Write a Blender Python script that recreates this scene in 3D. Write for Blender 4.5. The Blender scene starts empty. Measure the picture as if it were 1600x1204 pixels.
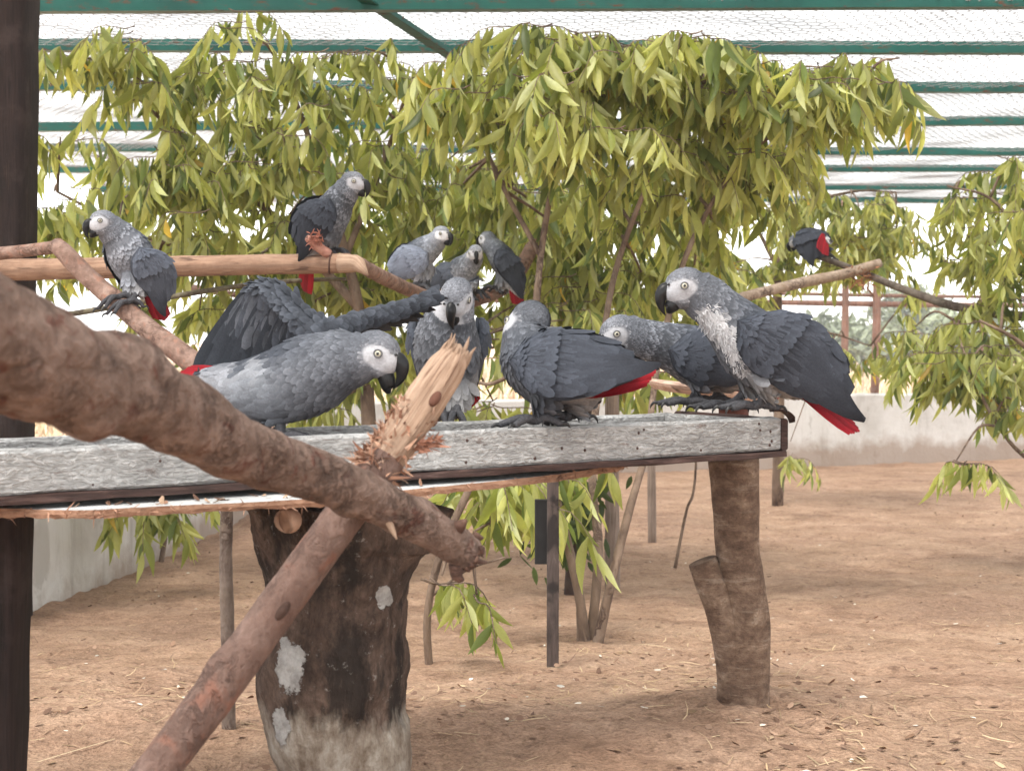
import bpy, math, random
import numpy as np
from mathutils import Vector, Matrix, noise
from mathutils.bvhtree import BVHTree

# ------------------------------------------------------------------ camera, sky, sun, exposure
SC = bpy.context.scene
COL = SC.collection
EYE = 0.88
FPX = 2200.0
PITCH = math.atan(72.0 / FPX)
cam_d = bpy.data.cameras.new('camera')
cam = bpy.data.objects.new('camera', cam_d)
COL.objects.link(cam)
cam.location = (0, 0, EYE)
cam.rotation_euler = (math.pi / 2 - PITCH, 0, 0)
cam_d.sensor_fit = 'HORIZONTAL'
cam_d.sensor_width = 36.0
cam_d.lens = 36.0 * FPX / 1600.0
cam_d.clip_start = 0.05
cam_d.clip_end = 600
cam_d.dof.use_dof = True
cam_d.dof.focus_distance = 2.0
cam_d.dof.aperture_fstop = 16.0
SC.camera = cam

SUN_EL, SUN_AZ = math.radians(62), math.radians(215)   # azimuth clockwise from +Y
world = bpy.data.worlds.new('World')
SC.world = world
world.use_nodes = True
wn, wl = world.node_tree.nodes, world.node_tree.links
sky = wn.new('ShaderNodeTexSky')
sky.sky_type = 'NISHITA'
sky.sun_disc = False
sky.sun_elevation = SUN_EL
sky.sun_rotation = SUN_AZ
sky.air_density = 1.4
sky.dust_density = 1.0
hs = wn.new('ShaderNodeHueSaturation')
hs.inputs['Saturation'].default_value = 0.14
wl.new(sky.outputs[0], hs.inputs['Color'])
wl.new(hs.outputs[0], wn['Background'].inputs[0])
wn['Background'].inputs[1].default_value = 0.15
sd = bpy.data.lights.new('sun', 'SUN')
sd.energy = 3.3
sd.angle = math.radians(22)
sd.color = (1.0, 0.95, 0.87)
sun = bpy.data.objects.new('sun', sd)
COL.objects.link(sun)
sun.location = (0, 0, 6)
sdir = Vector((math.sin(SUN_AZ) * math.cos(SUN_EL), math.cos(SUN_AZ) * math.cos(SUN_EL), math.sin(SUN_EL)))
sun.rotation_euler = sdir.to_track_quat('Z', 'Y').to_euler()
vs = SC.view_settings
SC.display_settings.display_device = 'sRGB'
vs.view_transform = 'Standard'
vs.look = 'None'
vs.gamma = 1.0
vs.use_curve_mapping = False
vs.exposure = 1.85
SC.cycles.max_bounces = 10
SC.cycles.diffuse_bounces = 5
SC.cycles.transparent_max_bounces = 16
SC.cycles.transmission_bounces = 6
SC.cycles.use_denoising = True

# ------------------------------------------------------------------ helpers
rng = np.random.default_rng(7)
random.seed(7)
CAM = np.array([0, 0, EYE])
_fw = np.array([0, math.cos(PITCH), -math.sin(PITCH)])
_up = np.array([0, math.sin(PITCH), math.cos(PITCH)])


def P(px, py, Y):
    """world point seen at photograph pixel (px, py), at distance Y along the ground"""
    d = np.array([(px - 800) / FPX, 0, 0]) + _up * (-(py - 602) / FPX) + _fw
    return CAM + d * (Y / d[1])


def nrm(v):
    v = np.asarray(v, float)
    return v / (np.linalg.norm(v) + 1e-12)


def gz(Y):
    return 0.37 * math.exp(-(max(Y, 1.93) - 2) / 2.2)


BASE = {}


def empty(name, loc):
    o = bpy.data.objects.new(name, None)
    COL.objects.link(o)
    o.location = loc
    o.empty_display_size = 0.05
    BASE[o.name] = np.asarray(loc, float)
    return o


def tag(o, label, cat, group=None):
    o['label'] = label
    o['category'] = cat
    if group:
        o['group'] = group
    return o


def struct(o):
    o['kind'] = 'structure'
    return o


def stuff(o):
    o['kind'] = 'stuff'
    return o


def mesh_np(name, V, F, col=None, uv=None, smooth=True):
    V = np.asarray(V, np.float32)
    me = bpy.data.meshes.new(name)
    if isinstance(F, np.ndarray):
        n, k = F.shape
        me.vertices.add(len(V))
        me.vertices.foreach_set('co', V.ravel())
        me.loops.add(n * k)
        me.loops.foreach_set('vertex_index', F.astype(np.int32).ravel())
        me.polygons.add(n)
        me.polygons.foreach_set('loop_start', np.arange(0, n * k, k, dtype=np.int32))
        me.polygons.foreach_set('loop_total', np.full(n, k, dtype=np.int32))
        me.update(calc_edges=True)
    else:
        me.from_pydata([tuple(map(float, v)) for v in V], [], [tuple(map(int, f)) for f in F])
        me.update()
    if smooth:
        me.polygons.foreach_set('use_smooth', np.ones(len(me.polygons), bool))
    if col is not None:
        col = np.asarray(col, np.float32)
        c4 = np.ones((len(V), 4), np.float32)
        c4[:, :3] = col[:, :3]
        a = me.color_attributes.new('Col', 'FLOAT_COLOR', 'POINT')
        a.data.foreach_set('color', c4.ravel())
    if uv is not None:
        li = np.zeros(len(me.loops), np.int32)
        me.loops.foreach_get('vertex_index', li)
        l = me.uv_layers.new(name='UVMap')
        l.data.foreach_set('uv', np.asarray(uv, np.float32)[li].ravel())
    return me


def put(name, me, mat, parent=None, base=None):
    """link a mesh given in world coordinates; its origin sits at the thing's base"""
    if parent is not None:
        b = BASE[parent.name]
    else:
        b = np.zeros(3) if base is None else np.asarray(base, float)
    me.transform(Matrix.Translation(Vector(-b)))
    if mat is not None:
        for m in (mat if isinstance(mat, (list, tuple)) else [mat]):
            me.materials.append(m)
    o = bpy.data.objects.new(name, me)
    COL.objects.link(o)
    if parent is not None:
        o.parent = parent
    else:
        o.location = b
    BASE[o.name] = b
    return o


class MB:
    """collects shapes in world coordinates"""

    def __init__(s):
        s.V, s.F, s.C, s.U = [], [], [], []

    def add(s, V, F, col=None, uv=None):
        o = len(s.V)
        s.V += [tuple(v) for v in V]
        s.F += [tuple(i + o for i in f) for f in F]
        s.C += [tuple(c) for c in (col if col is not None else [(1, 1, 1)] * len(V))]
        s.U += [tuple(c) for c in (uv if uv is not None else [(0, 0)] * len(V))]

    def mesh(s, name, smooth=True):
        return mesh_np(name, np.array(s.V), s.F, np.array(s.C), np.array(s.U), smooth)

    def build(s, name, mat, parent=None, base=None, smooth=True):
        return put(name, s.mesh(name, smooth), mat, parent, base)


def catmull(pts, n):
    """smooth path through rows of numbers (points with anything appended)"""
    p = np.asarray(pts, float)
    p = np.vstack([2 * p[0] - p[1], p, 2 * p[-1] - p[-2]])
    out = []
    for i in range(1, len(p) - 2):
        for k in range(n):
            t = k / n
            a, b, c, d = p[i - 1], p[i], p[i + 1], p[i + 2]
            out.append(0.5 * ((2 * b) + (-a + c) * t + (2 * a - 5 * b + 4 * c - d) * t * t + (-a + 3 * b - 3 * c + d) * t ** 3))
    out.append(p[-2])
    return np.array(out)


def frames(pts, up0=None):
    pts = np.asarray(pts, float)
    T = np.gradient(pts, axis=0)
    T /= np.linalg.norm(T, axis=1)[:, None] + 1e-12
    u = np.array([0, 0, 1.0]) if up0 is None else np.asarray(up0, float)
    if abs(np.dot(u, T[0])) > 0.95:
        u = np.array([0, 1.0, 0])
    Us, Ws = [], []
    for t in T:
        u = nrm(u - t * np.dot(u, t))
        Us.append(u)
        Ws.append(np.cross(t, u))
    return T, np.array(Us), np.array(Ws)


def tube(mb, pts, rad, segs=10, n=6, rough=0.0, freq=20.0, seed=0, flat=1.0, up0=None, cap=True, smoothpath=True, col=None, knots=(), octv=3):
    """a limb along a path; rad one number per path point; knots = (t, angle, size, height)"""
    rad = np.broadcast_to(np.asarray(rad, float), (len(pts),))
    q = np.hstack([np.asarray(pts, float), rad[:, None]])
    if smoothpath and len(pts) > 1:
        q = catmull(q, n)
    pt, r = q[:, :3], np.maximum(q[:, 3], 1e-5)
    T, U, W = frames(pt, up0)
    L = np.concatenate([[0], np.cumsum(np.linalg.norm(np.diff(pt, axis=0), axis=1))])
    V, uv = [], []
    for i in range(len(pt)):
        for k in range(segs):
            a = 2 * math.pi * k / segs
            d = U[i] * math.sin(a) * flat + W[i] * math.cos(a)
            rr = r[i]
            if rough:
                x = pt[i] + d * r[i]
                rr *= 1 + rough * noise.fractal(Vector(x * freq + seed), .8, 2.0, octv)
            for (kt, ka, ks, kh) in knots:
                da = (a - ka + math.pi) % (2 * math.pi) - math.pi
                ds = ((L[i] - kt * L[-1]) ** 2 + (da * r[i]) ** 2) / ks ** 2
                rr += kh * math.exp(-ds)
            V.append(pt[i] + d * rr)
            uv.append((k / segs, L[i]))
    F = []
    for i in range(len(pt) - 1):
        for k in range(segs):
            a, b = i * segs + k, i * segs + (k + 1) % segs
            F.append((a, b, b + segs, a + segs))
    if cap:
        F.append(tuple(range(segs))[::-1])
        o = (len(pt) - 1) * segs
        F.append(tuple(o + k for k in range(segs)))
    mb.add(V, F, [col] * len(V) if col is not None else None, uv)
    return mb


def box8(mb, c, ax, ay, az, hx, hy, hz, bev=0.0, rough=0.0, nseg=1, seed=0):
    """box along ax with bevelled long edges and optional wobble along its length"""
    c, ax, ay, az = [np.asarray(v, float) for v in (c, ax, ay, az)]
    b = min(bev, hy * .9, hz * .9)
    sec = [(-hy + b, -hz), (hy - b, -hz), (hy, -hz + b), (hy, hz - b), (hy - b, hz), (-hy + b, hz), (-hy, hz - b), (-hy, -hz + b)] if b > 0 else [(-hy, -hz), (hy, -hz), (hy, hz), (-hy, hz)]
    m = len(sec)
    V, F = [], []
    for i in range(nseg + 1):
        x = -hx + 2 * hx * i / nseg
        for j, (y, z) in enumerate(sec):
            dy = dz = 0
            if rough:
                q = Vector((x * 14 + seed, j * 3.1, seed * 1.7))
                dy, dz = rough * noise.noise(q), rough * noise.noise(q + Vector((9, 4, 7)))
            V.append(c + ax * x + ay * (y + dy) + az * (z + dz))
    for i in range(nseg):
        for j in range(m):
            a, d = i * m + j, i * m + (j + 1) % m
            F.append((a, d, d + m, a + m))
    F.append(tuple(range(m))[::-1])
    F.append(tuple(nseg * m + j for j in range(m)))
    mb.add(V, F)
    return mb


def ellipsoid(mb, c, axes, rad, nu=18, nv=12, col=None):
    c = np.asarray(c, float)
    A = [np.asarray(a, float) * r for a, r in zip(axes, rad)]
    V = [c - A[2]]
    for j in range(1, nv):
        th = math.pi * j / nv
        for k in range(nu):
            ph = 2 * math.pi * k / nu
            V.append(c + A[0] * math.sin(th) * math.cos(ph) + A[1] * math.sin(th) * math.sin(ph) - A[2] * math.cos(th))
    V.append(c + A[2])
    F = [(0, 1 + (k + 1) % nu, 1 + k) for k in range(nu)]
    for j in range(nv - 2):
        for k in range(nu):
            a, b = 1 + j * nu + k, 1 + j * nu + (k + 1) % nu
            F.append((a, b, b + nu, a + nu))
    e = len(V) - 1
    o = 1 + (nv - 2) * nu
    F += [(o + k, o + (k + 1) % nu, e) for k in range(nu)]
    mb.add(V, F, [col] * len(V) if col is not None else None)
    return mb


def cards(base, D, N, L, W, rows=4, prof=None, lift=0.0, bend=0.0, cup=0.15, sick=0.0, col=None, rim=None, rimside=0.6, rimtip=1.0, tipcol=None):
    """many curved blades at once (feathers, leaves): returns V, F, C.  All inputs are arrays over blades."""
    base, D, N = [np.asarray(a, float) for a in (base, D, N)]
    n = len(base)
    bc = lambda a: np.broadcast_to(np.asarray(a, float), (n,))
    L, W, lift, bend, cup, sick = map(bc, (L, W, lift, bend, cup, sick))
    D = D / (np.linalg.norm(D, axis=1)[:, None] + 1e-12)
    S = np.cross(D, N)
    S /= np.linalg.norm(S, axis=1)[:, None] + 1e-12
    N = np.cross(S, D)
    u = np.linspace(0, 1, rows)
    if prof is None:
        prof = np.sin(np.pi * np.clip(u * .80 + .17, 0, 1)) ** .8
        prof[-1] = .25
    v = np.array([-1., 0., 1.])
    uu, vv = np.meshgrid(u, v, indexing='ij')
    pp = np.repeat(np.asarray(prof)[:, None], 3, 1)
    uu, vv, pp = [a.ravel()[None, :, None] for a in (uu, vv, pp)]
    Lx, Wx, lx, bx, cx, sx = [a[:, None, None] for a in (L, W, lift, bend, cup, sick)]
    V = (base[:, None] + D[:, None] * Lx * uu + S[:, None] * (Wx * .5 * pp * vv + Lx * sx * uu ** 2)
         + N[:, None] * (Lx * lx * uu + Lx * bx * uu ** 2 - Wx * cx * np.abs(vv) * pp))
    m = rows * 3
    q = []
    for i in range(rows - 1):
        for j in range(2):
            a = i * 3 + j
            q.append((a, a + 1, a + 4, a + 3))
    F = (np.array(q)[None] + (np.arange(n) * m)[:, None, None]).reshape(-1, 4)
    C = None
    if col is not None:
        col = np.broadcast_to(np.asarray(col, float), (n, 3))
        rim = col if rim is None else np.broadcast_to(np.asarray(rim, float), (n, 3))
        k = np.clip(rimside * np.abs(vv) * np.clip((uu - .25) * 2, 0, 1) + rimtip * np.clip((uu - .6) / .3, 0, 1), 0, 1)
        C = col[:, None] * (1 - k) + rim[:, None] * k
        if tipcol is not None:
            kt = np.clip((uu - .45) / .5, 0, 1)
            C = C * (1 - kt) + np.asarray(tipcol)[None, None] * kt
        C = np.broadcast_to(C, (n, m, 3)).reshape(-1, 3)
    return V.reshape(-1, 3), F, C


# ------------------------------------------------------------------ materials
class NT:
    def __init__(s, name):
        s.m = bpy.data.materials.new(name)
        s.m.use_nodes = True
        s.t = s.m.node_tree
        s.b = s.t.nodes['Principled BSDF']
        s.out = s.t.nodes['Material Output']

    def n(s, typ, **kw):
        x = s.t.nodes.new('ShaderNode' + typ)
        for k, v in kw.items():
            if k.startswith('i_'):
                x.inputs[k[2:].replace('_', ' ')].default_value = v
            else:
                setattr(x, k, v)
        return x

    def l(s, a, b):
        s.t.links.new(a, b)
        return b

    def coord(s, kind='Object', scale=(1, 1, 1)):
        tc = s.n('TexCoord')
        mp = s.n('Mapping')
        mp.inputs['Scale'].default_value = scale
        s.l(tc.outputs[kind], mp.inputs[0])
        return mp.outputs[0]

    def noise(s, vec, scale, detail=4, rough=.55, dist=0.0):
        x = s.n('TexNoise')
        x.inputs['Scale'].default_value = scale
        x.inputs['Detail'].default_value = detail
        x.inputs['Roughness'].default_value = rough
        x.inputs['Distortion'].default_value = dist
        s.l(vec, x.inputs['Vector'])
        return x.outputs['Fac']

    def voro(s, vec, scale, feature='F1', out='Distance'):
        x = s.n('TexVoronoi')
        x.feature = feature
        x.inputs['Scale'].default_value = scale
        s.l(vec, x.inputs['Vector'])
        return x.outputs[out]

    def ramp(s, fac, stops):
        x = s.n('ValToRGB')
        e = x.color_ramp.elements
        while len(e) < len(stops):
            e.new(0.5)
        for q, (p, c) in zip(e, stops):
            q.position = p
            q.color = (*c, 1) if len(c) == 3 else c
        s.l(fac, x.inputs[0])
        return x.outputs[0]

    def step(s, fac, a, b):
        return s.ramp(fac, [(a, (0, 0, 0)), (b, (1, 1, 1))])

    def mix(s, fac, a, b, mode='MIX'):
        x = s.n('Mix', data_type='RGBA', blend_type=mode)
        for sock, val in ((x.inputs[0], fac), (x.inputs[6], a), (x.inputs[7], b)):
            if isinstance(val, (int, float)):
                sock.default_value = val
            elif isinstance(val, (tuple, list)):
                sock.default_value = (*val, 1)
            else:
                s.l(val, sock)
        return x.outputs[2]

    def math(s, op, a, b=None):
        x = s.n('Math', operation=op)
        for i, val in enumerate((a, b)):
            if val is None:
                continue
            if isinstance(val, (int, float)):
                x.inputs[i].default_value = val
            else:
                s.l(val, x.inputs[i])
        return x.outputs[0]

    def bump(s, h, strength=.4, dist=.01):
        x = s.n('Bump')
        x.inputs['Strength'].default_value = strength
        x.inputs['Distance'].default_value = dist
        s.l(h, x.inputs['Height'])
        s.l(x.outputs[0], s.b.inputs['Normal'])
        return x

    def color(s, c):
        if isinstance(c, tuple):
            s.b.inputs['Base Color'].default_value = (*c, 1)
        else:
            s.l(c, s.b.inputs['Base Color'])

    def rough(s, r, spec=.5):
        if isinstance(r, (int, float)):
            s.b.inputs['Roughness'].default_value = r
        else:
            s.l(r, s.b.inputs['Roughness'])
        s.b.inputs['Specular IOR Level'].default_value = spec
        return s


def m_bark(name, stops, scale=1.0, stretch=(1, 1, 1), dark=(.06, .035, .028), darkamt=.8, bump=.5, red=None, rough=.85):
    m = NT(name)
    v = m.coord('Object', stretch)
    a = m.noise(v, 9 * scale, 6, .62, .4)
    c = m.ramp(a, stops)
    b = m.noise(v, 38 * scale, 5, .65)
    c = m.mix(.55, c, m.ramp(b, [(.25, (.45, .45, .45)), (.7, (1.25, 1.25, 1.25))]), 'MULTIPLY')
    if red:
        c = m.mix(m.step(m.noise(v, 13 * scale, 3, .5, .8), .56, .68), c, red)
    cr = m.noise(v, 16 * scale, 5, .65, .7)
    crk = m.ramp(cr, [(.44, (0, 0, 0)), (.49, (1, 1, 1)), (.51, (1, 1, 1)), (.56, (0, 0, 0))])
    msk = m.step(m.noise(v, 6 * scale, 2, .5), .47, .60)
    k = m.math('MULTIPLY', m.math('MULTIPLY', crk, msk), darkamt)
    c = m.mix(k, c, dark)
    m.color(c)
    m.rough(rough, .25)
    h = m.math('ADD', m.math('MULTIPLY', b, .6), m.math('ADD', a, m.math('MULTIPLY', k, -.8)))
    m.bump(h, bump, .012)
    return m.m


def m_wood(name, c1, c2, axis_scale, dark=(.05, .03, .02), rough=.8, grain=60, weather=None, bump=.35):
    """sawn or peeled wood: grain drawn out along one axis by axis_scale"""
    m = NT(name)
    v = m.coord('Object', axis_scale)
    a = m.noise(v, grain, 6, .65, .3)
    c = m.ramp(a, [(.3, c1), (.68, c2)])
    b = m.noise(m.coord('Object'), 7, 4, .6)
    c = m.mix(.6, c, m.ramp(b, [(.3, (.6, .58, .56)), (.65, (1.15, 1.12, 1.1))]), 'MULTIPLY')
    d = m.step(m.noise(v, grain * .45, 3, .5, 1.0), .60, .72)
    c = m.mix(m.math('MULTIPLY', d, .75), c, dark)
    if weather:
        c = m.mix(m.step(m.noise(m.coord('Object'), 15, 5, .65), .52, .66), c, weather)
    m.color(c)
    m.rough(rough, .25)
    m.bump(m.math('ADD', a, m.math('MULTIPLY', d, -.6)), bump, .006)
    return m.m


def m_plain(name, c, rough=.6, spec=.4, var=.0, metallic=0.0, scale=30):
    m = NT(name)
    if var:
        a = m.noise(m.coord('Object'), scale, 4, .6)
        m.color(m.mix(1.0, c, m.ramp(a, [(.3, (1 - var,) * 3), (.7, (1 + var,) * 3)]), 'MULTIPLY'))
        m.bump(a, .15, .004)
    else:
        m.color(c)
    m.rough(rough, spec)
    m.b.inputs['Metallic'].default_value = metallic
    return m.m


def m_grain(name, c1, c2, dark, across=34, along=9, rough=.75, bump=.6, darkamt=.8):
    """wood whose grain follows the limb (UV: round it, along it in metres)"""
    m = NT(name)
    tc = m.n('TexCoord')
    sep = m.n('SeparateXYZ')
    m.l(tc.outputs['UV'], sep.inputs[0])
    ang = m.math('MULTIPLY', sep.outputs[0], 2 * math.pi)
    cb = m.n('CombineXYZ')
    m.l(m.math('MULTIPLY', m.math('COSINE', ang), across / 6.0), cb.inputs[0])
    m.l(m.math('MULTIPLY', m.math('SINE', ang), across / 6.0), cb.inputs[1])
    m.l(m.math('MULTIPLY', sep.outputs[1], along), cb.inputs[2])
    v = cb.outputs[0]
    a = m.noise(v, 1.6, 6, .68, .25)
    c = m.ramp(a, [(.28, c1), (.66, c2)])
    b = m.noise(m.coord('Object'), 16, 5, .62)
    c = m.mix(.7, c, m.ramp(b, [(.3, (.62, .58, .55)), (.65, (1.15, 1.13, 1.1))]), 'MULTIPLY')
    d = m.step(m.noise(v, .8, 4, .6, .6), .58, .68)
    c = m.mix(m.math('MULTIPLY', d, darkamt), c, dark)
    m.color(c)
    m.rough(rough, .25)
    m.bump(m.math('ADD', a, m.math('MULTIPLY', d, -.5)), bump, .006)
    return m.m

# ------------------------------------------------------------------ ground
def soil_mat():
    m = NT('soil')
    v = m.coord('Object')
    big = m.noise(v, .9, 4, .6, .6)
    mid = m.noise(v, 5.0, 6, .68, .5)
    fin = m.noise(v, 60, 5, .7)
    c = m.ramp(mid, [(.28, (.25, .152, .100)), (.48, (.385, .248, .170)), (.70, (.50, .345, .245))])
    c = m.mix(m.step(big, .50, .66), c, m.mix(.55, c, (.235, .15, .107)))
    c = m.mix(.8, c, m.ramp(fin, [(.25, (.55, .53, .5)), (.6, (1.12, 1.12, 1.12)), (.8, (1.35, 1.32, 1.25))]), 'MULTIPLY')
    st = m.noise(m.coord('Object', (1, 3.2, 1)), 26, 5, .7, 2.5)      # matted straw fragments
    stm = m.math('MULTIPLY', m.ramp(st, [(.47, (0, 0, 0)), (.5, (1, 1, 1)), (.53, (0, 0, 0))]), m.step(m.noise(v, 2.3, 3, .5), .42, .6))
    c = m.mix(m.math('MULTIPLY', stm, .55), c, (.50, .37, .235))
    cl = m.noise(v, 19, 4, .7, .4)
    c = m.mix(m.math('MULTIPLY', m.step(cl, .58, .70), .6), c, (.12, .07, .05))
    m.color(c)
    m.rough(.95, .1)
    grit = m.noise(v, 210, 4, .7)
    c = m.mix(.75, c, m.ramp(grit, [(.3, (.5, .48, .46)), (.55, (1.05, 1.05, 1.05)), (.75, (1.4, 1.38, 1.32))]), 'MULTIPLY')
    m.color(c)
    h = m.math('ADD', m.math('MULTIPLY', cl, .8), m.math('ADD', m.math('MULTIPLY', mid, 1.4), m.math('MULTIPLY', fin, .55)))
    m.bump(h, .9, .02)
    return m.m


def lines(segs):
    out = []
    for a, b, n in segs:
        out += list(np.linspace(a, b, n, endpoint=False))
    return np.array(out + [segs[-1][1]])


def ground_h(x, y):
    z = gz(y)
    if y < 13:
        q = Vector((x, y, 0))
        z += .012 * noise.fractal(q * 2.2, 1.0, 2.0, 3) + .0085 * noise.fractal(q * 11 + Vector((5, 2, 1)), .9, 2.0, 3)
        # loose earth and straw heaped round the foot of the table's end post
        d = math.hypot(x - .30, (y - 1.90))
        z += .014 * math.exp(-(d / .13) ** 2)
    return z


gx = lines([(-250, -30, 8), (-30, -4, 14), (-4, -1.6, 20), (-1.6, 2.2, 230), (2.2, 5, 70), (5, 30, 20), (30, 250, 8)])
gy = lines([(-60, -4, 8), (-4, 1.2, 20), (1.2, 3.6, 170), (3.6, 7, 120), (7, 11.5, 60), (11.5, 40, 16), (40, 300, 10)])
GX, GY = np.meshgrid(gx, gy)
GZ = np.array([[ground_h(x, y) for x in gx] for y in gy])
nx, ny = len(gx), len(gy)
ii = (np.arange(ny - 1)[:, None] * nx + np.arange(nx - 1)[None]).ravel()
me = mesh_np('ground', np.stack([GX, GY, GZ], -1).reshape(-1, 3), np.stack([ii, ii + 1, ii + 1 + nx, ii + nx], 1))
SOIL = soil_mat()
ground = struct(put('ground', me, SOIL))

# ------------------------------------------------------------------ low plastered walls round the enclosure
def wall_mat():
    m = NT('whitewashed_plaster')
    v = m.coord('Object')
    a = m.noise(v, 2.2, 6, .65, .3)
    c = m.ramp(a, [(.3, (.44, .42, .39)), (.5, (.60, .585, .56)), (.7, (.68, .67, .65))])
    run = m.noise(m.coord('Object', (5, 5, .6)), 3.2, 5, .65, .6)      # rain streaks
    c = m.mix(m.math('MULTIPLY', m.step(run, .54, .72), .5), c, (.30, .275, .245))
    pat = m.noise(v, 5.5, 4, .6, .5)
    c = m.mix(m.math('MULTIPLY', m.step(pat, .60, .66), .55), c, (.36, .34, .31))
    sep = m.n('SeparateXYZ')
    m.l(v, sep.inputs[0])
    low = m.math('ADD', sep.outputs[2], m.math('MULTIPLY', m.noise(v, 9, 4, .6), -.22))   # splashed earth at the foot
    c = m.mix(m.math('MULTIPLY', m.ramp(low, [(.0, (1, 1, 1)), (.10, (0, 0, 0))]), .7), c, (.27, .185, .13))
    m.color(c)
    m.rough(.9, .2)
    m.bump(m.math('ADD', m.noise(v, 40, 4, .6), a), .35, .01)
    return m.m


WALLM = wall_mat()
WA, WB, WC = np.array([-1.31, 8.4, 0]), np.array([6.6, 11.35, 0]), np.array([6.6, -2.0, 0])
WD = np.array([-1.31, -2.0, 0])


def low_wall(a, b, label, h0=.50, h1=.50, n=40):
    d = nrm(b - a)
    s = np.cross([0, 0, 1], d)
    L = np.linalg.norm(b - a)
    V, F = [], []
    for i in range(n + 1):
        p = a + d * L * i / n
        h = h0 + (h1 - h0) * i / n + .006 * noise.noise(Vector((p[0] * 3, p[1] * 3, 0)))
        w = .06
        for (o, z) in ((-w, -.12), (-w, h - .012), (-w + .012, h), (w - .012, h), (w, h - .012), (w, -.12)):
            q = p + s * o
            V.append((q[0], q[1], z if z > 0 else -.12))
    for i in range(n):
        for j in range(6):
            k = (j + 1) % 6
            F.append((i * 6 + j, (i + 1) * 6 + j, (i + 1) * 6 + k, i * 6 + k))
    F += [tuple(range(6)), tuple(n * 6 + j for j in range(6))[::-1]]
    o = put('boundary_wall', mesh_np('boundary_wall', V, F, smooth=False), WALLM, None, a)
    return tag(o, label, 'wall')


low_wall(WD, WA + np.array([0, -.062, 0]), 'pale whitewashed side wall running back beside the dark timber post', .62, .50)
low_wall(WA, WB, 'stained whitewashed back wall with wire fence and wooden posts on top')
low_wall(WB + np.array([0, -.09, 0]), WC, 'whitewashed side wall under the weeping tree')

# ------------------------------------------------------------------ fences above the walls: posts, rails, wire
FENCEW = m_wood('fence_wood', (.24, .135, .10), (.40, .25, .20), (6, 6, .5), grain=20)
WIRE = m_plain('galvanised_wire', (.30, .30, .30), .55, .5, 0, .6)


def hexwire(o, u, v, lu, lv, s, r, keep=None):
    """hexagonal netting on a plane: cell width s, wire radius r"""
    o, u, v = [np.asarray(a, float) for a in (o, u, v)]
    a = s / math.sqrt(3)
    nu_, nv_ = int(lu / s) + 2, int(lv / (1.5 * a)) + 2
    J, I = np.meshgrid(np.arange(nv_), np.arange(nu_), indexing='ij')
    cx = (I + .5 * (J % 2)) * s
    cy = J * 1.5 * a
    cx, cy = cx.ravel(), cy.ravel()
    k = (cx < lu) & (cy < lv)
    if keep is not None:
        q = o[None] + u[None] * cx[:, None] + v[None] * cy[:, None]
        k &= keep(q)
    cx, cy = cx[k], cy[k]
    # three wires of each cell: right side, upper right, upper left
    c = [(s / 2, -a / 2), (s / 2, a / 2), (0, a), (-s / 2, a / 2)]
    A, B = [], []
    for i in range(3):
        A.append(np.stack([cx + c[i][0], cy + c[i][1]], 1))
        B.append(np.stack([cx + c[i + 1][0], cy + c[i + 1][1]], 1))
    A, B = np.vstack(A), np.vstack(B)
    n_ = np.cross(u, v)

    def to3(q):
        jit = .10 * s * np.stack([np.sin(q[:, 0] * 91 + q[:, 1] * 57), np.cos(q[:, 0] * 63 - q[:, 1] * 83)], 1)
        q = q + jit
        sag = .012 * np.sin(q[:, 0] * 7.3 + 1) * np.sin(q[:, 1] * 6.1)
        return o[None] + u[None] * q[:, :1] + v[None] * q[:, 1:2] + n_[None] * sag[:, None]
    A, B = to3(A), to3(B)
    D = B - A
    D /= np.linalg.norm(D, axis=1)[:, None]
    S = np.cross(D, n_[None])
    offs = [S * r, -S * r * .5 + n_[None] * r * .87, -S * r * .5 - n_[None] * r * .87]
    V = np.stack([A + offs[0], A + offs[1], A + offs[2], B + offs[0], B + offs[1], B + offs[2]], 1).reshape(-1, 3)
    f = np.array([(0, 1, 4, 3), (1, 2, 5, 4), (2, 0, 3, 5)])
    F = (f[None] + (np.arange(len(A)) * 6)[:, None, None]).reshape(-1, 4)
    return mesh_np('wire_mesh', V, F)


ROOF_Z = EYE + 1.02


def wire_fence(a, b, posts, label, z0=.505, mesh_from=0.0, mesh_to=1.0, cell=.05, railz=(), top=None):
    d = nrm(b - a)
    L = np.linalg.norm(b - a)
    root = tag(empty('wire_fence', (a[0], a[1], z0)), label, 'fence')
    s = np.cross([0, 0, 1], d)
    for i, t in enumerate(posts):
        p = a + d * L * t
        mb = MB()
        r = .020 + .004 * ((i * 7) % 3)
        tube(mb, [(p[0], p[1], z0), (p[0] + .01, p[1], z0 + .6), (p[0], p[1] + .01, (top or ROOF_Z) - .06)], [r * 1.1, r, r * .95], 8, 4, .08, 12, i)
        mb.build('post', FENCEW, root)
    for z, r in railz:
        n = int(L / 1.9)
        for i in range(n):
            p, q = a + d * L * i / n, a + d * (L * (i + 1) / n - .01)
            mb = MB()
            off = s * .034
            tube(mb, [p + off + [0, 0, z + .006 * math.sin(i * 5)], (p + q) / 2 + off + [0, 0, z + .01 * math.sin(i * 3)], q + off + [0, 0, z + .006 * math.sin(i * 5 + 5)]],
                 [r, r * .92, r], 8, 4, .08, 14, i * 3)
            mb.build('rail', FENCEW, root)
    p = a + d * L * mesh_from
    w = hexwire([p[0], p[1], z0 + .012] - s * .03, d, [0, 0, 1], L * (mesh_to - mesh_from), (top or ROOF_Z) - z0 - .09, cell, .0007)
    stuff(put('wire_mesh', w, WIRE, root))
    return root


def far_t(px):      # where the back wall is met in direction px
    k = (px - 800) / FPX
    d = WB - WA
    return (k * WA[1] - WA[0]) / (d[0] - k * d[1])


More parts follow.
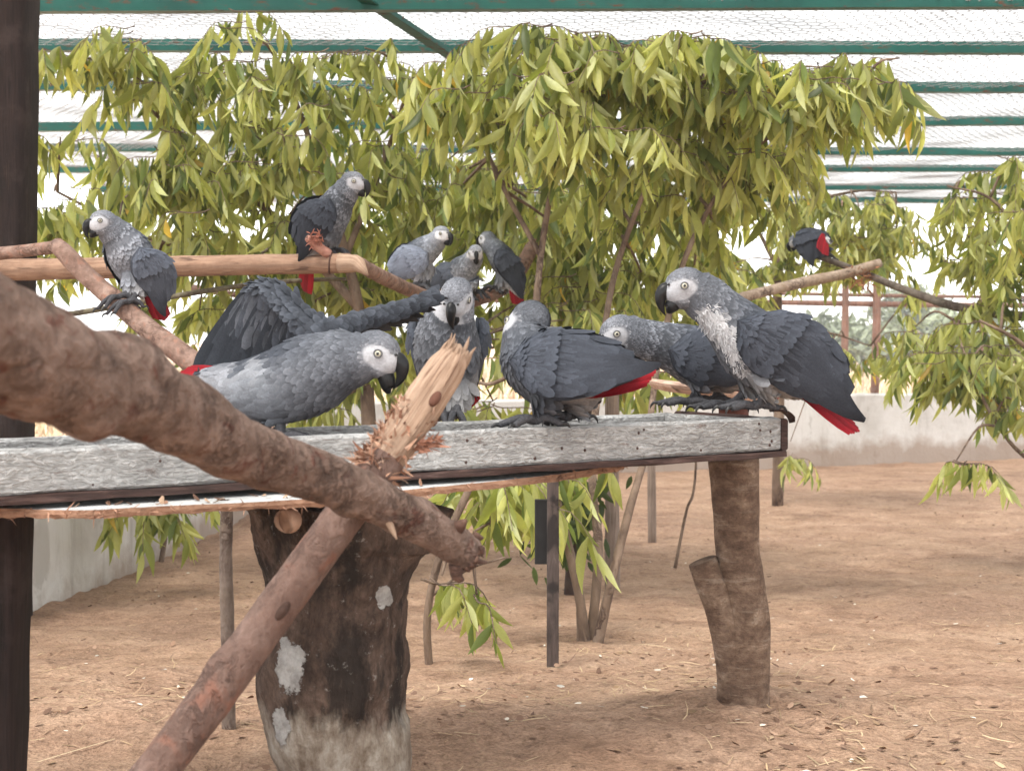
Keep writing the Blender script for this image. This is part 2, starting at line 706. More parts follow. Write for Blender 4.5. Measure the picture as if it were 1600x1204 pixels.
posts = [.02] + [far_t(p) for p in (640, 880, 1110, 1318, 1367, 1532, 1660)] + [.75, .88, .99]
wire_fence(WA, WB, posts, 'wire fence with pinkish wooden posts and double rail on the back wall', railz=((1.13, .020), (1.19, .013)), mesh_to=.85)
wire_fence(WD + [0, 3.6, 0], WA - [0, .15, 0], [.02, .3, .52, .78, .97], 'wire fence with wooden posts above the pale side wall', z0=.60, railz=((1.10, .016),), cell=.13, top=1.2)

# ------------------------------------------------------------------ roof: green steel purlins, wire netting, milky plastic sheet
def green_mat():
    m = NT('green_paint')
    v = m.coord('Object')
    c = m.ramp(m.noise(v, 6, 4, .6), [(.3, (.003, .075, .062)), (.7, (.007, .12, .098))])
    r = m.step(m.noise(m.coord('Object', (1, 3, 3)), 14, 6, .7), .56, .66)
    c = m.mix(r, c, (.13, .05, .03))
    m.color(c)
    m.rough(m.ramp(r, [(0, (.45,) * 3), (1, (.85,) * 3)]), .4)
    m.bump(m.noise(v, 60, 4, .6), .2, .004)
    return m.m


def sheet_mat():
    m = NT('milky_plastic')
    t = m.t
    v = m.coord('Object')
    dirt = m.noise(m.coord('Object', (1, 2.2, 1)), 2.0, 6, .68, .6)
    c = m.ramp(dirt, [(.36, (.05, .05, .05)), (.50, (.20, .20, .20)), (.64, (.42, .42, .42))])
    strk = m.noise(m.coord('Object', (1, 9, 1)), 4.0, 5, .7, .8)
    c = m.mix(m.math('MULTIPLY', m.step(strk, .50, .66), .5), c, (.36, .36, .355))
    tl = m.n('BsdfTranslucent')
    m.l(c, tl.inputs[0])
    df = m.n('BsdfDiffuse')
    df.inputs[0].default_value = (.8, .8, .8, 1)
    tr = m.n('BsdfTransparent')
    m1 = m.n('MixShader')
    m1.inputs[0].default_value = .22
    m.l(tl.outputs[0], m1.inputs[1])
    m.l(df.outputs[0], m1.inputs[2])
    m2 = m.n('MixShader')
    m2.inputs[0].default_value = .30
    m.l(m1.outputs[0], m2.inputs[1])
    m.l(tr.outputs[0], m2.inputs[2])
    m.l(m2.outputs[0], m.out.inputs[0])
    return m.m


GREEN = green_mat()
roof = tag(empty('aviary_roof', (-1.31, 8.4, ROOF_Z)), 'low roof of milky plastic sheet over green steel purlins and wire netting', 'roof')
PURL = [-1.0, -.1, .8, 1.7, 2.55, 3.4] + [1.058 / math.tan(math.atan((602 - yc) / FPX) - PITCH) for yc in (3, 77, 138, 191, 237, 264, 293)] + [10.7]
for i, y in enumerate(PURL):
    mb = MB()
    tilt = .006 * math.sin(i * 2.3)
    ax = nrm([1, .004 * math.cos(i), tilt])
    cz = ROOF_Z + .022
    c = np.array([1.9, y, cz])
    # an angle section: flat underside leg and upright leg
    box8(mb, c, ax, [0, 1, 0], [0, 0, 1], 4.8, .021, .0022, 0)
    box8(mb, c + [0, -.019, .021], ax, [0, 1, 0], [0, 0, 1], 4.8, .002, .0185, 0)
    mb.build('purlin', GREEN, roof, smooth=False)
sx = lines([(-3.0, 6.8, 110)])
sy = lines([(-1.2, 11.6, 150)])
V = []
for y in sy:
    near = min(abs(y - p) for p in PURL)
    for x in sx:
        z = ROOF_Z + .08 - .018 * math.sin(min(near, .45) / .45 * math.pi / 2) + .018 * noise.fractal(Vector((x * 2.0, y * 6, 3)), 1, 2, 4)
        V.append((x, y, z))
n1, n2 = len(sx), len(sy)
ii = (np.arange(n2 - 1)[:, None] * n1 + np.arange(n1 - 1)[None]).ravel()
put('plastic_sheet', mesh_np('plastic_sheet', np.array(V), np.stack([ii, ii + 1, ii + 1 + n1, ii + n1], 1)), sheet_mat(), roof)
w = hexwire((-2.9, 3.6, ROOF_Z + .046), (1, 0, 0), (0, 1, 0), 8.0, 7.6, .045, .0014, lambda q: (np.abs(q[:, 0]) < .40 * q[:, 1] + .5))
stuff(put('wire_mesh', w, WIRE, roof))
# the slanting brace under the purlins
mb = MB()
a, b = P(548, -14, 4.34), P(742, 114, 4.95)
ax = nrm(b - a)
sd_ = nrm(np.cross(ax, [0, 0, 1]))
u_ = np.cross(sd_, ax)
box8(mb, (a + b) / 2, ax, sd_, u_, np.linalg.norm(b - a) / 2, .022, .0025, 0)
box8(mb, (a + b) / 2 - sd_ * .0195 + u_ * .0205, ax, sd_, u_, np.linalg.norm(b - a) / 2, .0025, .018, 0)
mb.build('brace', GREEN, roof, smooth=False)
# roof posts carrying the purlins at the back and side
DARKW = m_wood('dark_timber', (.012, .008, .007), (.034, .021, .018), (7, 7, .45), grain=26, rough=.85, weather=(.040, .027, .024))
mb = MB()
pa, pb_ = P(-32, 1000, 3.5), P(-19, -75, 3.5)
pb_[2] = ROOF_Z
pc = pa
box8(mb, (pa + pb_) / 2, nrm(pb_ - pa), [1, 0, 0], [0, 1, 0], np.linalg.norm(pb_ - pa) / 2, .112, .07, .012, .004, 30, 3)
tag(mb.build('timber_post', DARKW, None, (pc[0], 3.5, gz(3.5))), 'tall dark timber post carrying the aviary roof', 'post')

# ------------------------------------------------------------------ outside: dry grass, hazy bushes and trees
DRYG = NT('dry_grass')
at = DRYG.n('Attribute', attribute_name='Col')
DRYG.color(at.outputs[0])
DRYG.rough(.9, .1)
DRYG = DRYG.m
n = 26000
x = rng.uniform(-12, 18, n)
y = 12.2 + rng.random(n) ** 1.5 * 26
bx = np.stack([x, y, np.full(n, .0)], 1)
D = np.stack([rng.normal(0, .35, n), rng.normal(0, .35, n), np.ones(n)], 1)
N = np.stack([rng.normal(0, 1, n), -np.ones(n), np.zeros(n)], 1)
cc = np.array([.52, .42, .28])[None] * rng.uniform(.6, 1.25, (n, 1)) + rng.normal(0, .015, (n, 3))
V, F, C = cards(bx, D, N, rng.uniform(.22, .55, n), rng.uniform(.012, .03, n), 3, np.array([.6, 1, .15]), 0, rng.uniform(-.4, .4, n), 0, 0, np.clip(cc, .02, 1))
stuff(put('dry_grass', mesh_np('dry_grass', V, F, C), DRYG))


def leaf_mat(name, trans=.45, rough=.42, spec=.45):
    m = NT(name)
    at = m.n('Attribute', attribute_name='Col')
    c = m.mix(.35, at.outputs[0], m.ramp(m.noise(m.coord('Object'), 55, 3, .6), [(.3, (.65, .65, .65)), (.7, (1.25, 1.25, 1.25))]), 'MULTIPLY')
    m.color(c)
    m.rough(rough, spec)
    tl = m.n('BsdfTranslucent')
    m.l(m.mix(1.0, c, (1.45, 1.45, .85), 'MULTIPLY'), tl.inputs[0])
    mx = m.n('MixShader')
    mx.inputs[0].default_value = trans
    m.l(m.b.outputs[0], mx.inputs[1])
    m.l(tl.outputs[0], mx.inputs[2])
    m.l(mx.outputs[0], m.out.inputs[0])
    return m.m


LEAF = leaf_mat('leaf', .50, .42, .35)
FARLEAF = leaf_mat('far_leaf', .3, .7, .2)
BARKT = m_bark('twig_bark', [(.3, (.10, .065, .045)), (.5, (.20, .14, .10)), (.7, (.31, .235, .18))], 1.4, (1, 1, .4))


def far_tree(px, Y, h, w, label, seed):
    r = np.random.default_rng(seed)
    b = P(px, 600, Y)
    b[2] = -.02
    root = tag(empty('bush', b), label, 'bush', None)
    mb = MB()
    for k in range(4):
        e = b + [r.normal(0, w * .3), r.normal(0, w * .3), h * r.uniform(.6, .9)]
        tube(mb, [b + [0, 0, -.1], (b + e) / 2 + r.normal(0, .1, 3), e], [.07 * h / 3, .04 * h / 3, .01], 6, 4)
    mb.build('trunk', BARKT, root)
    n = 2600
    cl = np.stack([r.normal(0, w * .38, 34), r.normal(0, w * .38, 34), h * (.22 + .78 * r.random(34) ** .8)], 1)
    cl[:, :2] *= (1.15 - .75 * (cl[:, 2:] / h) ** 2)
    k = r.integers(0, 34, n)
    p = b + cl[k] + r.normal(0, 1, (n, 3)) * np.array([w * .12, w * .12, h * .055])
    p[:, 2] = np.maximum(p[:, 2], .05)
    D = r.normal(0, 1, (n, 3)) + [0, 0, -.3]
    N = r.normal(0, 1, (n, 3)) + [0, -.3, .8]
    base = np.array([.15, .17, .12])
    cc = base * r.uniform(.55, 1.35, (34, 1))[k] * r.uniform(.8, 1.2, (n, 1))
    V, F, C = cards(p, D, N, r.uniform(.10, .22, n), r.uniform(.06, .11, n), 3, np.array([.35, 1, .2]), 0, -.2, .1, 0, cc)
    stuff(put('crown', mesh_np('crown', V, F, C), FARLEAF, root))


far_tree(1290, 26, 1.25, 1.5, 'low rounded bush in the field behind the fence posts', 1)
far_tree(1420, 30, 1.9, 1.5, 'taller hazy tree beyond the fence beside the weeping branches', 2)
far_tree(1515, 24, 1.3, 1.6, 'bush outside the fence behind the hanging foliage', 3)
far_tree(1180, 34, 1.1, 2.2, 'bush outside the fence behind the standing parrot', 4)
far_tree(640, 32, .9, 2.4, 'bush outside the fence behind the stump table', 6)

# ------------------------------------------------------------------ litter on the ground
def on_ground(x, y):
    return np.array([ground_h(a, b) for a, b in zip(x, y)])


def litter(name, n, L, W, cols, lift, bend, rows=4, prof=None, seed=1, ymax=8, near=1.5):
    r = np.random.default_rng(seed)
    y = near + (ymax - near) * r.random(n) ** 1.7
    x = r.uniform(-1, 1, n) * (.42 * y + .3)
    k = x > -1.22
    x, y = x[k], y[k]
    # thrown together in drifts
    dens = np.array([noise.fractal(Vector((a * 1.7, b * 1.7, 4)), 1, 2, 3) for a, b in zip(x, y)])
    k = r.random(len(x)) < np.clip(.45 + 1.6 * dens, .08, 1)
    x, y = x[k], y[k]
    n = len(x)
    b = np.stack([x, y, on_ground(x, y) + .002], 1)
    a = r.uniform(0, 2 * math.pi, n)
    D = np.stack([np.cos(a), np.sin(a), r.normal(0, .04, n)], 1)
    N = np.stack([r.normal(0, .25, n), r.normal(0, .25, n), np.ones(n)], 1)
    cc = np.array(cols)[r.integers(0, len(cols), n)] * r.uniform(.7, 1.25, (n, 1))
    V, F, C = cards(b, D, N, r.uniform(*L, n), r.uniform(*W, n), rows, prof, r.uniform(0, lift, n), r.uniform(-bend, bend * .3, n), .1, r.normal(0, .25, n), cc)
    stuff(put(name, mesh_np(name, V, F, C), DRYG))


STRAWP = np.array([.8, 1, 1, .5])
litter('straw_litter', 9000, (.012, .045), (.0010, .0022), [(.42, .30, .18), (.50, .38, .24), (.30, .20, .13), (.22, .14, .10)], .10, .12, 4, STRAWP, 11)
litter('long_straw', 110, (.09, .22), (.0015, .0026), [(.55, .43, .28), (.46, .34, .22)], .05, .10, 5, np.array([.8, 1, 1, 1, .4]), 12)
litter('dead_leaf_litter', 600, (.008, .022), (.004, .009), [(.20, .12, .075), (.30, .20, .12), (.14, .085, .06), (.42, .31, .20)], .25, .3, 4, None, 13)
litter('earth_crumb_litter', 4500, (.005, .014), (.005, .011), [(.25, .155, .105), (.33, .215, .15), (.19, .115, .08)], .6, .5, 3, np.array([.5, 1, .5]), 14)
litter('husk_litter', 420, (.006, .012), (.004, .008), [(.72, .68, .60), (.62, .56, .47)], .3, .3, 3, np.array([.5, 1, .4]), 15)

# ------------------------------------------------------------------ hazy air
mb = MB()
box8(mb, (0, 30, .15), [1, 0, 0], [0, 1, 0], [0, 0, 1], 70, 50, 3.0)
hz = NT('haze_air')
hz.t.nodes.remove(hz.b)
pv = hz.n('VolumePrincipled')
pv.inputs['Color'].default_value = (.95, .96, 1, 1)
pv.inputs['Density'].default_value = .004
hz.l(pv.outputs[0], hz.out.inputs['Volume'])
stuff(mb.build('haze', hz.m, smooth=False))

# ------------------------------------------------------------------ weeping trees inside the aviary
LEAFP = np.array([.10, .62, .95, 1.0, .78, .42, .04])
LV = []          # shared single-leaf meshes: base at the origin, hanging down -Z
_r = np.random.default_rng(5)
for i in range(24):
    g = _r.random()
    c = np.array([.24, .275, .070]) * (1 - g) + np.array([.52, .52, .19]) * g
    if i == 23:
        c = np.array([.50, .34, .05])
    if i in (3, 8, 16):
        c = np.array([.135, .18, .05])
    if i in (5, 11, 19):
        c = np.array([.50, .53, .26])
    V, F, C = cards([(0, 0, 0)], [(0, 0, -1)], [(0, -1, 0)], 1.0, _r.uniform(.16, .27), 7, LEAFP, 0, _r.uniform(-.55, .40), .24, _r.uniform(-.38, .38), [c], [c * 1.12], .5, .3)
    LV.append(dict(V=V, F=F, C=C, me=None))
for i, d in enumerate(LV):
    me = mesh_np('leaf', d['V'], d['F'], d['C'])
    me.materials.append(LEAF)
    d['me'] = me


def hanging_tree(name, label, base, limbs, blobs, seed, group=None, leaf_len=(.055, .115), dens=1.25, part_leaves=290, cat='tree'):
    """limbs: list of [(px,py,Y,r)...]; blobs: (px,py,Y, rx,ry,ryd, sprays) of drooping leafy sprays"""
    r = np.random.default_rng(seed)
    root = tag(empty(name, base), label, cat, group)
    nodes = []
    for k, lm in enumerate(limbs):
        pts = [P(*q[:3]) if not isinstance(q[0], np.ndarray) else q[0] for q in lm]
        if k == 0 or lm[0][1] > 990:
            pts[0] = np.array([pts[0][0], pts[0][1], gz(pts[0][1]) - .03])
        mb = MB()
        tube(mb, pts, [q[3] for q in lm], 8, 6, .10, 18, seed + k)
        mb.build('trunk' if k == 0 else 'limb', BARKT, root)
        cm = catmull(pts, 6)
        nodes.append(cm)
    nodes = np.vstack(nodes)
    tw = MB()
    Lb, Ld, Ln, Ll = [], [], [], []
    for (px, py, Y, rx, ry, rd, ns) in blobs:
        c = P(px, py, Y)
        sc = Y / FPX
        # a bough from the nearest limb into the clump
        j = np.argmin(np.linalg.norm(nodes - c, axis=1))
        mid = (nodes[j] + c) / 2 + [0, 0, .05]
        tube(tw, [nodes[j], mid, c + [0, 0, ry * sc * .5]], [.0055, .004, .0022], 5, 4)
        for s in range(int(ns * dens + .5)):
            while True:
                o = r.uniform(-1, 1, 3)
                if o @ o < 1:
                    break
            if s % 3 == 0 or s == 0:
                bun = o
            else:
                o = bun + r.normal(0, .20, 3)
            p = c + np.array([o[0] * rx * sc * 1.08, o[1] * rd, o[2] * ry * sc])
            h = r.uniform(0, 2 * math.pi)
            out = nrm([math.cos(h) + (o[0] * .7), math.sin(h) * .7 - .25, 0])
            ln = r.uniform(.10, .20)
            q1 = p + out * ln * .5 + [0, 0, .012 - ln * .10]
            q2 = p + out * ln * .82 + [0, 0, -ln * .48]
            q0 = p - out * .03 + [0, 0, .01]
            tube(tw, [q0, p, q1, q2], [.0021, .0018, .0014, .0007], 3, 3, cap=False)
            path = catmull([p, q1, q2], 8)
            nl = int(r.integers(10, 18))
            for t in np.linspace(.02, 1, nl):
                b = path[int(t * (len(path) - 1))]
                a = r.uniform(0, 2 * math.pi)
                spread = r.uniform(.12, .95) if t < .85 else r.uniform(.05, .45)
                d = nrm(np.array([math.cos(a) * spread, math.sin(a) * spread, -1]) + out * .22 * r.random())
                Lb.append(b)
                Ld.append(d)
                face = nrm([r.normal(0, .9), -1, r.normal(.2, .4)])
                Ln.append(face)
                Ll.append(r.uniform(*leaf_len) * (1 if t < .85 else .85))
    tw.build('twigs', BARKT, root)['kind'] = 'stuff'
    Lb, Ld, Ln, Ll = map(np.array, (Lb, Ld, Ln, Ll))
    # keep foliage under the roof
    k = Lb[:, 2] < ROOF_Z - .02
    Lb, Ld, Ln, Ll = Lb[k], Ld[k], Ln[k], Ll[k]
    kind = r.integers(0, 23, len(Lb))
    kind[r.random(len(Lb)) < .008] = 23
    S = np.cross(Ld, Ln)
    S /= np.linalg.norm(S, axis=1)[:, None]
    Nn = np.cross(S, Ld)
    # leaf mesh axes: X=side, -Y=normal, -Z=along
    R = np.stack([S, -Nn, -Ld], 2)
    # sign so that the frame is right handed
    det = np.linalg.det(R)
    R[det < 0, :, 0] *= -1
    order = np.argsort(Lb[:, 1] / Ll + r.uniform(0, 25, len(Lb)))
    inview = np.abs(Lb[:, 0] / Lb[:, 1]) < .37
    order = [i for i in order if inview[i]][:part_leaves]
    sel = np.zeros(len(Lb), bool)
    sel[order] = True
    for i in order:
        o = bpy.data.objects.new('leaf', LV[kind[i]]['me'])
        COL.objects.link(o)
        o.parent = root
        M = Matrix([[*(R[i][0] * Ll[i]), 0], [*(R[i][1] * Ll[i]), 0], [*(R[i][2] * Ll[i]), 0], [0, 0, 0, 1]])
        M.translation = Vector(Lb[i] - base)
        o.matrix_local = M
    VV, FF, CC, off = [], [], [], 0
    for kk in range(24):
        id_ = np.where((kind == kk) & ~sel)[0]
        if not len(id_):
            continue
        d = LV[kk]
        V = np.einsum('nij,mj->nmi', R[id_] * Ll[id_][:, None, None], d['V']) + Lb[id_][:, None]
        m = len(d['V'])
        F = (d['F'][None] + (np.arange(len(id_)) * m)[:, None, None]).reshape(-1, 4) + off
        C = d['C'][None] * r.uniform(.6, 1.4, (len(id_), 1, 1))
        VV.append(V.reshape(-1, 3)); FF.append(F); CC.append(C.reshape(-1, 3))
        off += len(id_) * m
    if VV:
        stuff(put('crown', mesh_np('crown', np.vstack(VV), np.vstack(FF), np.vstack(CC)), LEAF, root))
    return root


def gpt(px, Y):
    p = P(px, 600, Y)
    return np.array([p[0], p[1], gz(Y)])


# left tree: trunk hidden behind the stump table, crown spreading to the timber post
hanging_tree('weeping_tree', 'weeping tree whose drooping crown hangs behind the peeled perch pole and dark post', gpt(585, 4.3), [
    [(585, 900, 4.3, .028), (575, 640, 4.3, .022), (560, 480, 4.3, .018), (520, 330, 4.3, .013), (470, 180, 4.3, .008), (440, 110, 4.3, .004)],
    [(560, 480, 4.3, .015), (420, 330, 4.35, .011), (300, 230, 4.3, .007), (190, 130, 4.2, .004)],
    [(570, 560, 4.3, .013), (380, 420, 4.4, .010), (230, 370, 4.4, .007), (90, 300, 4.3, .004)],
    [(540, 400, 4.3, .012), (600, 250, 4.4, .008), (640, 130, 4.3, .004)],
    [(575, 600, 4.3, .010), (530, 620, 4.2, .007), (500, 640, 4.1, .004)],
], [
    (100, 110, 4.1, 50, 45, .2, 5), (95, 250, 4.2, 60, 70, .25, 9), (85, 330, 4.3, 50, 60, .25, 9),
    (235, 85, 4.1, 60, 40, .2, 9), (265, 165, 4.2, 65, 55, .22, 13), (390, 80, 4.1, 80, 45, .22, 14),
    (400, 165, 4.2, 75, 70, .25, 15), (245, 265, 4.2, 75, 60, .25, 14), (150, 370, 4.4, 80, 60, .25, 12),
    (330, 300, 4.2, 90, 70, .3, 18), (430, 250, 4.2, 80, 60, .25, 13), (400, 370, 4.4, 90, 60, .3, 16),
    (300, 400, 4.4, 80, 50, .3, 10), (570, 100, 4.1, 70, 50, .2, 9), (560, 190, 4.3, 70, 60, .25, 11),
    (600, 260, 4.4, 70, 50, .25, 10), (500, 320, 4.5, 60, 60, .25, 9), (570, 370, 4.7, 70, 60, .25, 11),
    (350, 480, 4.6, 80, 40, .25, 9), (560, 480, 4.7, 60, 50, .25, 9), (240, 480, 4.7, 55, 30, .2, 3), (310, 520, 4.6, 40, 40, .2, 5),
    (590, 590, 4.4, 55, 50, .2, 5), (480, 640, 4.3, 40, 20, .15, 3),
    (200, 330, 4.6, 80, 50, .25, 10), (300, 350, 4.6, 70, 45, .25, 8), (450, 440, 4.8, 60, 35, .25, 8), (480, 390, 4.8, 60, 40, .25, 9), (110, 400, 4.8, 50, 25, .2, 4), (540, 430, 4.9, 60, 40, .25, 8)], 21)

# middle tree: several stems from one root, crown fills the middle of the aviary
tm = hanging_tree('weeping_tree', 'many-stemmed tree with broad drooping crown behind the feeding parrots', gpt(920, 3.02), [
    [(915, 1000, 3.02, .013), (905, 930, 3.03, .011), (880, 820, 3.06, .010), (850, 700, 3.2, .010), (835, 560, 3.5, .010), (845, 400, 3.7, .009), (870, 250, 3.7, .007), (900, 90, 3.6, .004)],
    [(922, 1000, 3.03, .011), (935, 860, 3.08, .010), (925, 740, 3.2, .009), (935, 600, 3.4, .009), (960, 430, 3.7, .008), (1020, 270, 3.7, .006), (1100, 130, 3.6, .003)],
    [(930, 1002, 3.0, .012), (955, 910, 3.0, .010), (985, 790, 3.05, .009), (1010, 700, 3.2, .008), (1030, 560, 3.5, .008), (1080, 380, 3.7, .007), (1180, 230, 3.7, .005), (1330, 170, 3.6, .003)],
    [(845, 400, 3.7, .008), (780, 280, 3.8, .006), (740, 180, 3.8, .004)],
    [(835, 560, 3.5, .007), (760, 600, 3.6, .005), (690, 560, 3.8, .003)],
    [(908, 1001, 3.01, .010), (906, 960, 3.05, .008), (905, 905, 3.03, .006)],
    [(870, 780, 3.1, .005), (800, 800, 2.95, .004), (740, 830, 2.85, .0025)],
], [
    (790, 90, 3.6, 70, 35, .18, 13), (900, 75, 3.6, 90, 35, .2, 20), (1010, 85, 3.6, 95, 35, .2, 22), (1110, 95, 3.7, 80, 40, .2, 18),
    (740, 170, 3.8, 60, 60, .2, 11), (850, 190, 3.6, 100, 70, .25, 26), (970, 190, 3.6, 100, 70, .25, 26), (1090, 180, 3.7, 90, 70, .25, 22),
    (1190, 140, 3.7, 70, 50, .2, 16), (1255, 140, 3.6, 70, 35, .2, 16), (1345, 150, 3.6, 55, 25, .15, 11), (1310, 115, 3.7, 60, 18, .15, 9), (1405, 95, 3.7, 20, 8, .06, 1),
    (700, 280, 4.6, 70, 60, .25, 14), (800, 300, 4.4, 90, 60, .3, 20), (930, 320, 4.2, 90, 70, .3, 22), (1040, 310, 4.0, 90, 60, .25, 18),
    (1120, 255, 3.9, 75, 45, .2, 14), (1180, 230, 3.9, 45, 30, .15, 6), (680, 380, 5.0, 80, 50, .25, 13), (790, 400, 5.0, 70, 60, .25, 12),
    (900, 420, 4.5, 70, 60, .25, 15), (960, 470, 4.4, 60, 50, .2, 12), (1010, 400, 4.5, 70, 50, .25, 11), (1075, 375, 4.6, 65, 45, .25, 11),
    (1085, 320, 4.6, 60, 40, .25, 9), (880, 520, 4.2, 40, 40, .2, 6), (780, 560, 3.9, 35, 60, .2, 7), (770, 640, 3.8, 40, 30, .2, 5),
    (700, 330, 4.8, 60, 50, .25, 10), (760, 470, 5.2, 70, 50, .25, 11), (640, 470, 5.2, 60, 45, .25, 8), (850, 480, 5.0, 60, 50, .25, 11), (930, 560, 4.8, 60, 35, .25, 8), (1010, 480, 4.9, 60, 50, .25, 10),
    (1080, 490, 5.0, 55, 40, .25, 6), (1130, 440, 5.0, 45, 40, .25, 6), (830, 360, 4.8, 70, 40, .25, 11), (960, 400, 4.6, 60, 40, .25, 9), (700, 590, 4.8, 50, 35, .2, 5), (890, 400, 5.0, 70, 50, .25, 8),
    (600, 430, 5.0, 60, 50, .25, 8), (660, 520, 4.8, 50, 50, .25, 7), (1040, 580, 3.9, 40, 30, .2, 3),
    (755, 755, 2.9, 35, 18, .10, 5), (825, 740, 3.0, 40, 16, .10, 4), (915, 700, 3.1, 40, 8, .10, 2), (790, 795, 2.95, 40, 12, .08, 3)], 22)
# low drooping twig beside the stump
tw2 = hanging_tree('sapling', 'thin sapling with a few drooping leaves beside the dark stump', gpt(660, 2.5), [
    [(672, 1080, 2.5, .008), (668, 960, 2.5, .007), (690, 860, 2.5, .007), (730, 770, 2.55, .007), (760, 690, 2.6, .004)],
    [(675, 930, 2.5, .003), (730, 890, 2.45, .002), (790, 870, 2.45, .0015)],
], [(690, 905, 2.42, 20, 12, .05, 2), (745, 935, 2.42, 26, 12, .05, 1)], 31, leaf_len=(.05, .075))

# right tree: trunk outside the picture, branches weeping in from the side
hanging_tree('weeping_tree', 'weeping tree whose branches trail down in front of the back wall by the side wall', gpt(1700, 4.6), [
    [(1700, 900, 4.6, .035), (1690, 600, 4.6, .030), (1680, 400, 4.6, .022), (1650, 240, 4.6, .012), (1620, 150, 4.5, .005)],
    [(1690, 600, 4.6, .018), (1640, 450, 4.6, .010), (1560, 320, 4.6, .006), (1480, 290, 4.7, .003)],
    [(1700, 760, 4.6, .012), (1600, 712, 4.5, .007), (1545, 640, 4.5, .006), (1510, 560, 4.5, .004), (1490, 500, 4.6, .003)],
    [(1690, 640, 4.6, .014), (1600, 540, 4.4, .008), (1530, 500, 4.4, .004)],
], [
    (1585, 275, 4.6, 40, 26, .2, 8), (1510, 318, 4.8, 55, 26, .2, 8), (1575, 350, 4.6, 50, 30, .25, 10), (1540, 405, 4.7, 45, 35, .2, 8),
    (1595, 420, 4.5, 30, 40, .2, 7), (1570, 490, 4.5, 45, 35, .2, 9), (1500, 530, 4.6, 50, 30, .2, 8), (1550, 560, 4.5, 50, 35, .2, 9),
    (1450, 560, 4.6, 35, 30, .18, 6), (1490, 600, 4.6, 40, 24, .18, 6), (1600, 570, 4.4, 25, 40, .2, 6), (1430, 520, 4.7, 22, 20, .15, 3),
    (1495, 722, 4.2, 14, 8, .05, 2), (1590, 640, 4.4, 20, 22, .1, 3)], 23, leaf_len=(.055, .105), dens=1.35)

# far tree at the back: behind the lone parrot on the stick
hanging_tree('weeping_tree', 'paler weeping tree at the back wall behind the lone hunched parrot', gpt(1215, 7.2), [
    [(1215, 800, 7.2, .03), (1218, 560, 7.2, .026), (1216, 420, 7.2, .022), (1250, 330, 7.1, .014), (1330, 300, 7.0, .007), (1400, 300, 7.0, .004)],
    [(1216, 420, 7.2, .014), (1170, 340, 7.2, .008), (1110, 300, 7.2, .004)],
    [(1218, 560, 7.2, .010), (1280, 520, 6.9, .006), (1360, 540, 6.8, .003)],
], [
    (1240, 330, 7.0, 60, 30, .3, 16), (1330, 325, 6.9, 60, 30, .3, 18), (1400, 340, 6.9, 50, 35, .3, 13), (1330, 380, 7.0, 70, 40, .3, 20),
    (1400, 400, 7.0, 40, 40, .3, 10), (1240, 400, 7.3, 50, 40, .3, 10), (1200, 450, 7.4, 50, 35, .3, 8), (1150, 430, 7.3, 60, 40, .3, 9),
    (1330, 430, 7.1, 60, 25, .3, 8), (1240, 510, 7.0, 30, 30, .2, 6), (1310, 540, 6.8, 26, 25, .2, 4), (1370, 560, 6.8, 25, 25, .2, 4),
    (1080, 400, 7.4, 60, 40, .3, 8), (1440, 470, 6.6, 30, 30, .2, 3), (1235, 700, 6.5, 14, 22, .1, 2), (1345, 350, 6.9, 60, 30, .3, 10)], 24)

# left branch hanging below the table, by the side wall
hanging_tree('weeping_shrub', 'leafy shrub spray hanging in front of the pale side wall', gpt(250, 4.6), [
    [(250, 900, 4.9, .010), (262, 800, 4.9, .008), (258, 740, 4.7, .005), (245, 730, 4.2, .004)],
], [(235, 770, 4.0, 14, 24, .05, 4), (232, 800, 4.0, 10, 14, .05, 2), (262, 752, 4.0, 22, 10, .06, 2)], 25, cat='shrub')
# dark trunk and grey stakes standing farther back
mb = MB()
b = gpt(893, 4.05)
tube(mb, [b - [0, 0, .03], P(905, 760, 4.05), P(918, 640, 4.1), P(930, 520, 4.2)], [.024, .02, .018, .014], 9, 6, .1, 14, 3)
root = tag(empty('leafy_sapling', b), 'dark slender trunk with dense small leaves behind the many-stemmed tree', 'tree')
mb.build('trunk', m_bark('dark_bark', [(.3, (.04, .028, .022)), (.6, (.09, .06, .045)), (.8, (.15, .11, .09))], 1.4), root)
r_ = np.random.default_rng(77)
n = 420
p = P(885, 790, 4.0) + r_.normal(0, 1, (n, 3)) * np.array([.05, .05, .07])
V, F, C = cards(p, r_.normal(0, .5, (n, 3)) + [0, 0, -1], r_.normal(0, .6, (n, 3)) + [0, -1, 0], r_.uniform(.04, .07, n), .016, 5, np.array([.2, .9, 1, .7, .05]), 0, -.1, .2, 0, np.array([.07, .10, .03]) * r_.uniform(.6, 1.4, (n, 1)))
stuff(put('crown', mesh_np('crown', V, F, C), LEAF, root))
GREYW = m_wood('weathered_post', (.17, .125, .10), (.34, .27, .225), (6, 6, .5), grain=22)
for (px, Y, top, r, lab) in ((958, 4.2, 540, .021, 'pale weathered fence stake behind the many-stemmed tree'), (1020, 5.6, 560, .016, 'short brown stake in the earth near the back wall')):
    b = gpt(px, Y)
    mb = MB()
    tube(mb, [b - [0, 0, .05], P(px - 2, 700, Y), P(px, top, Y)], [r * 1.1, r, r * .9], 8, 5, .12, 12, px)
    tag(mb.build('stake', GREYW, None, b), lab, 'stake')

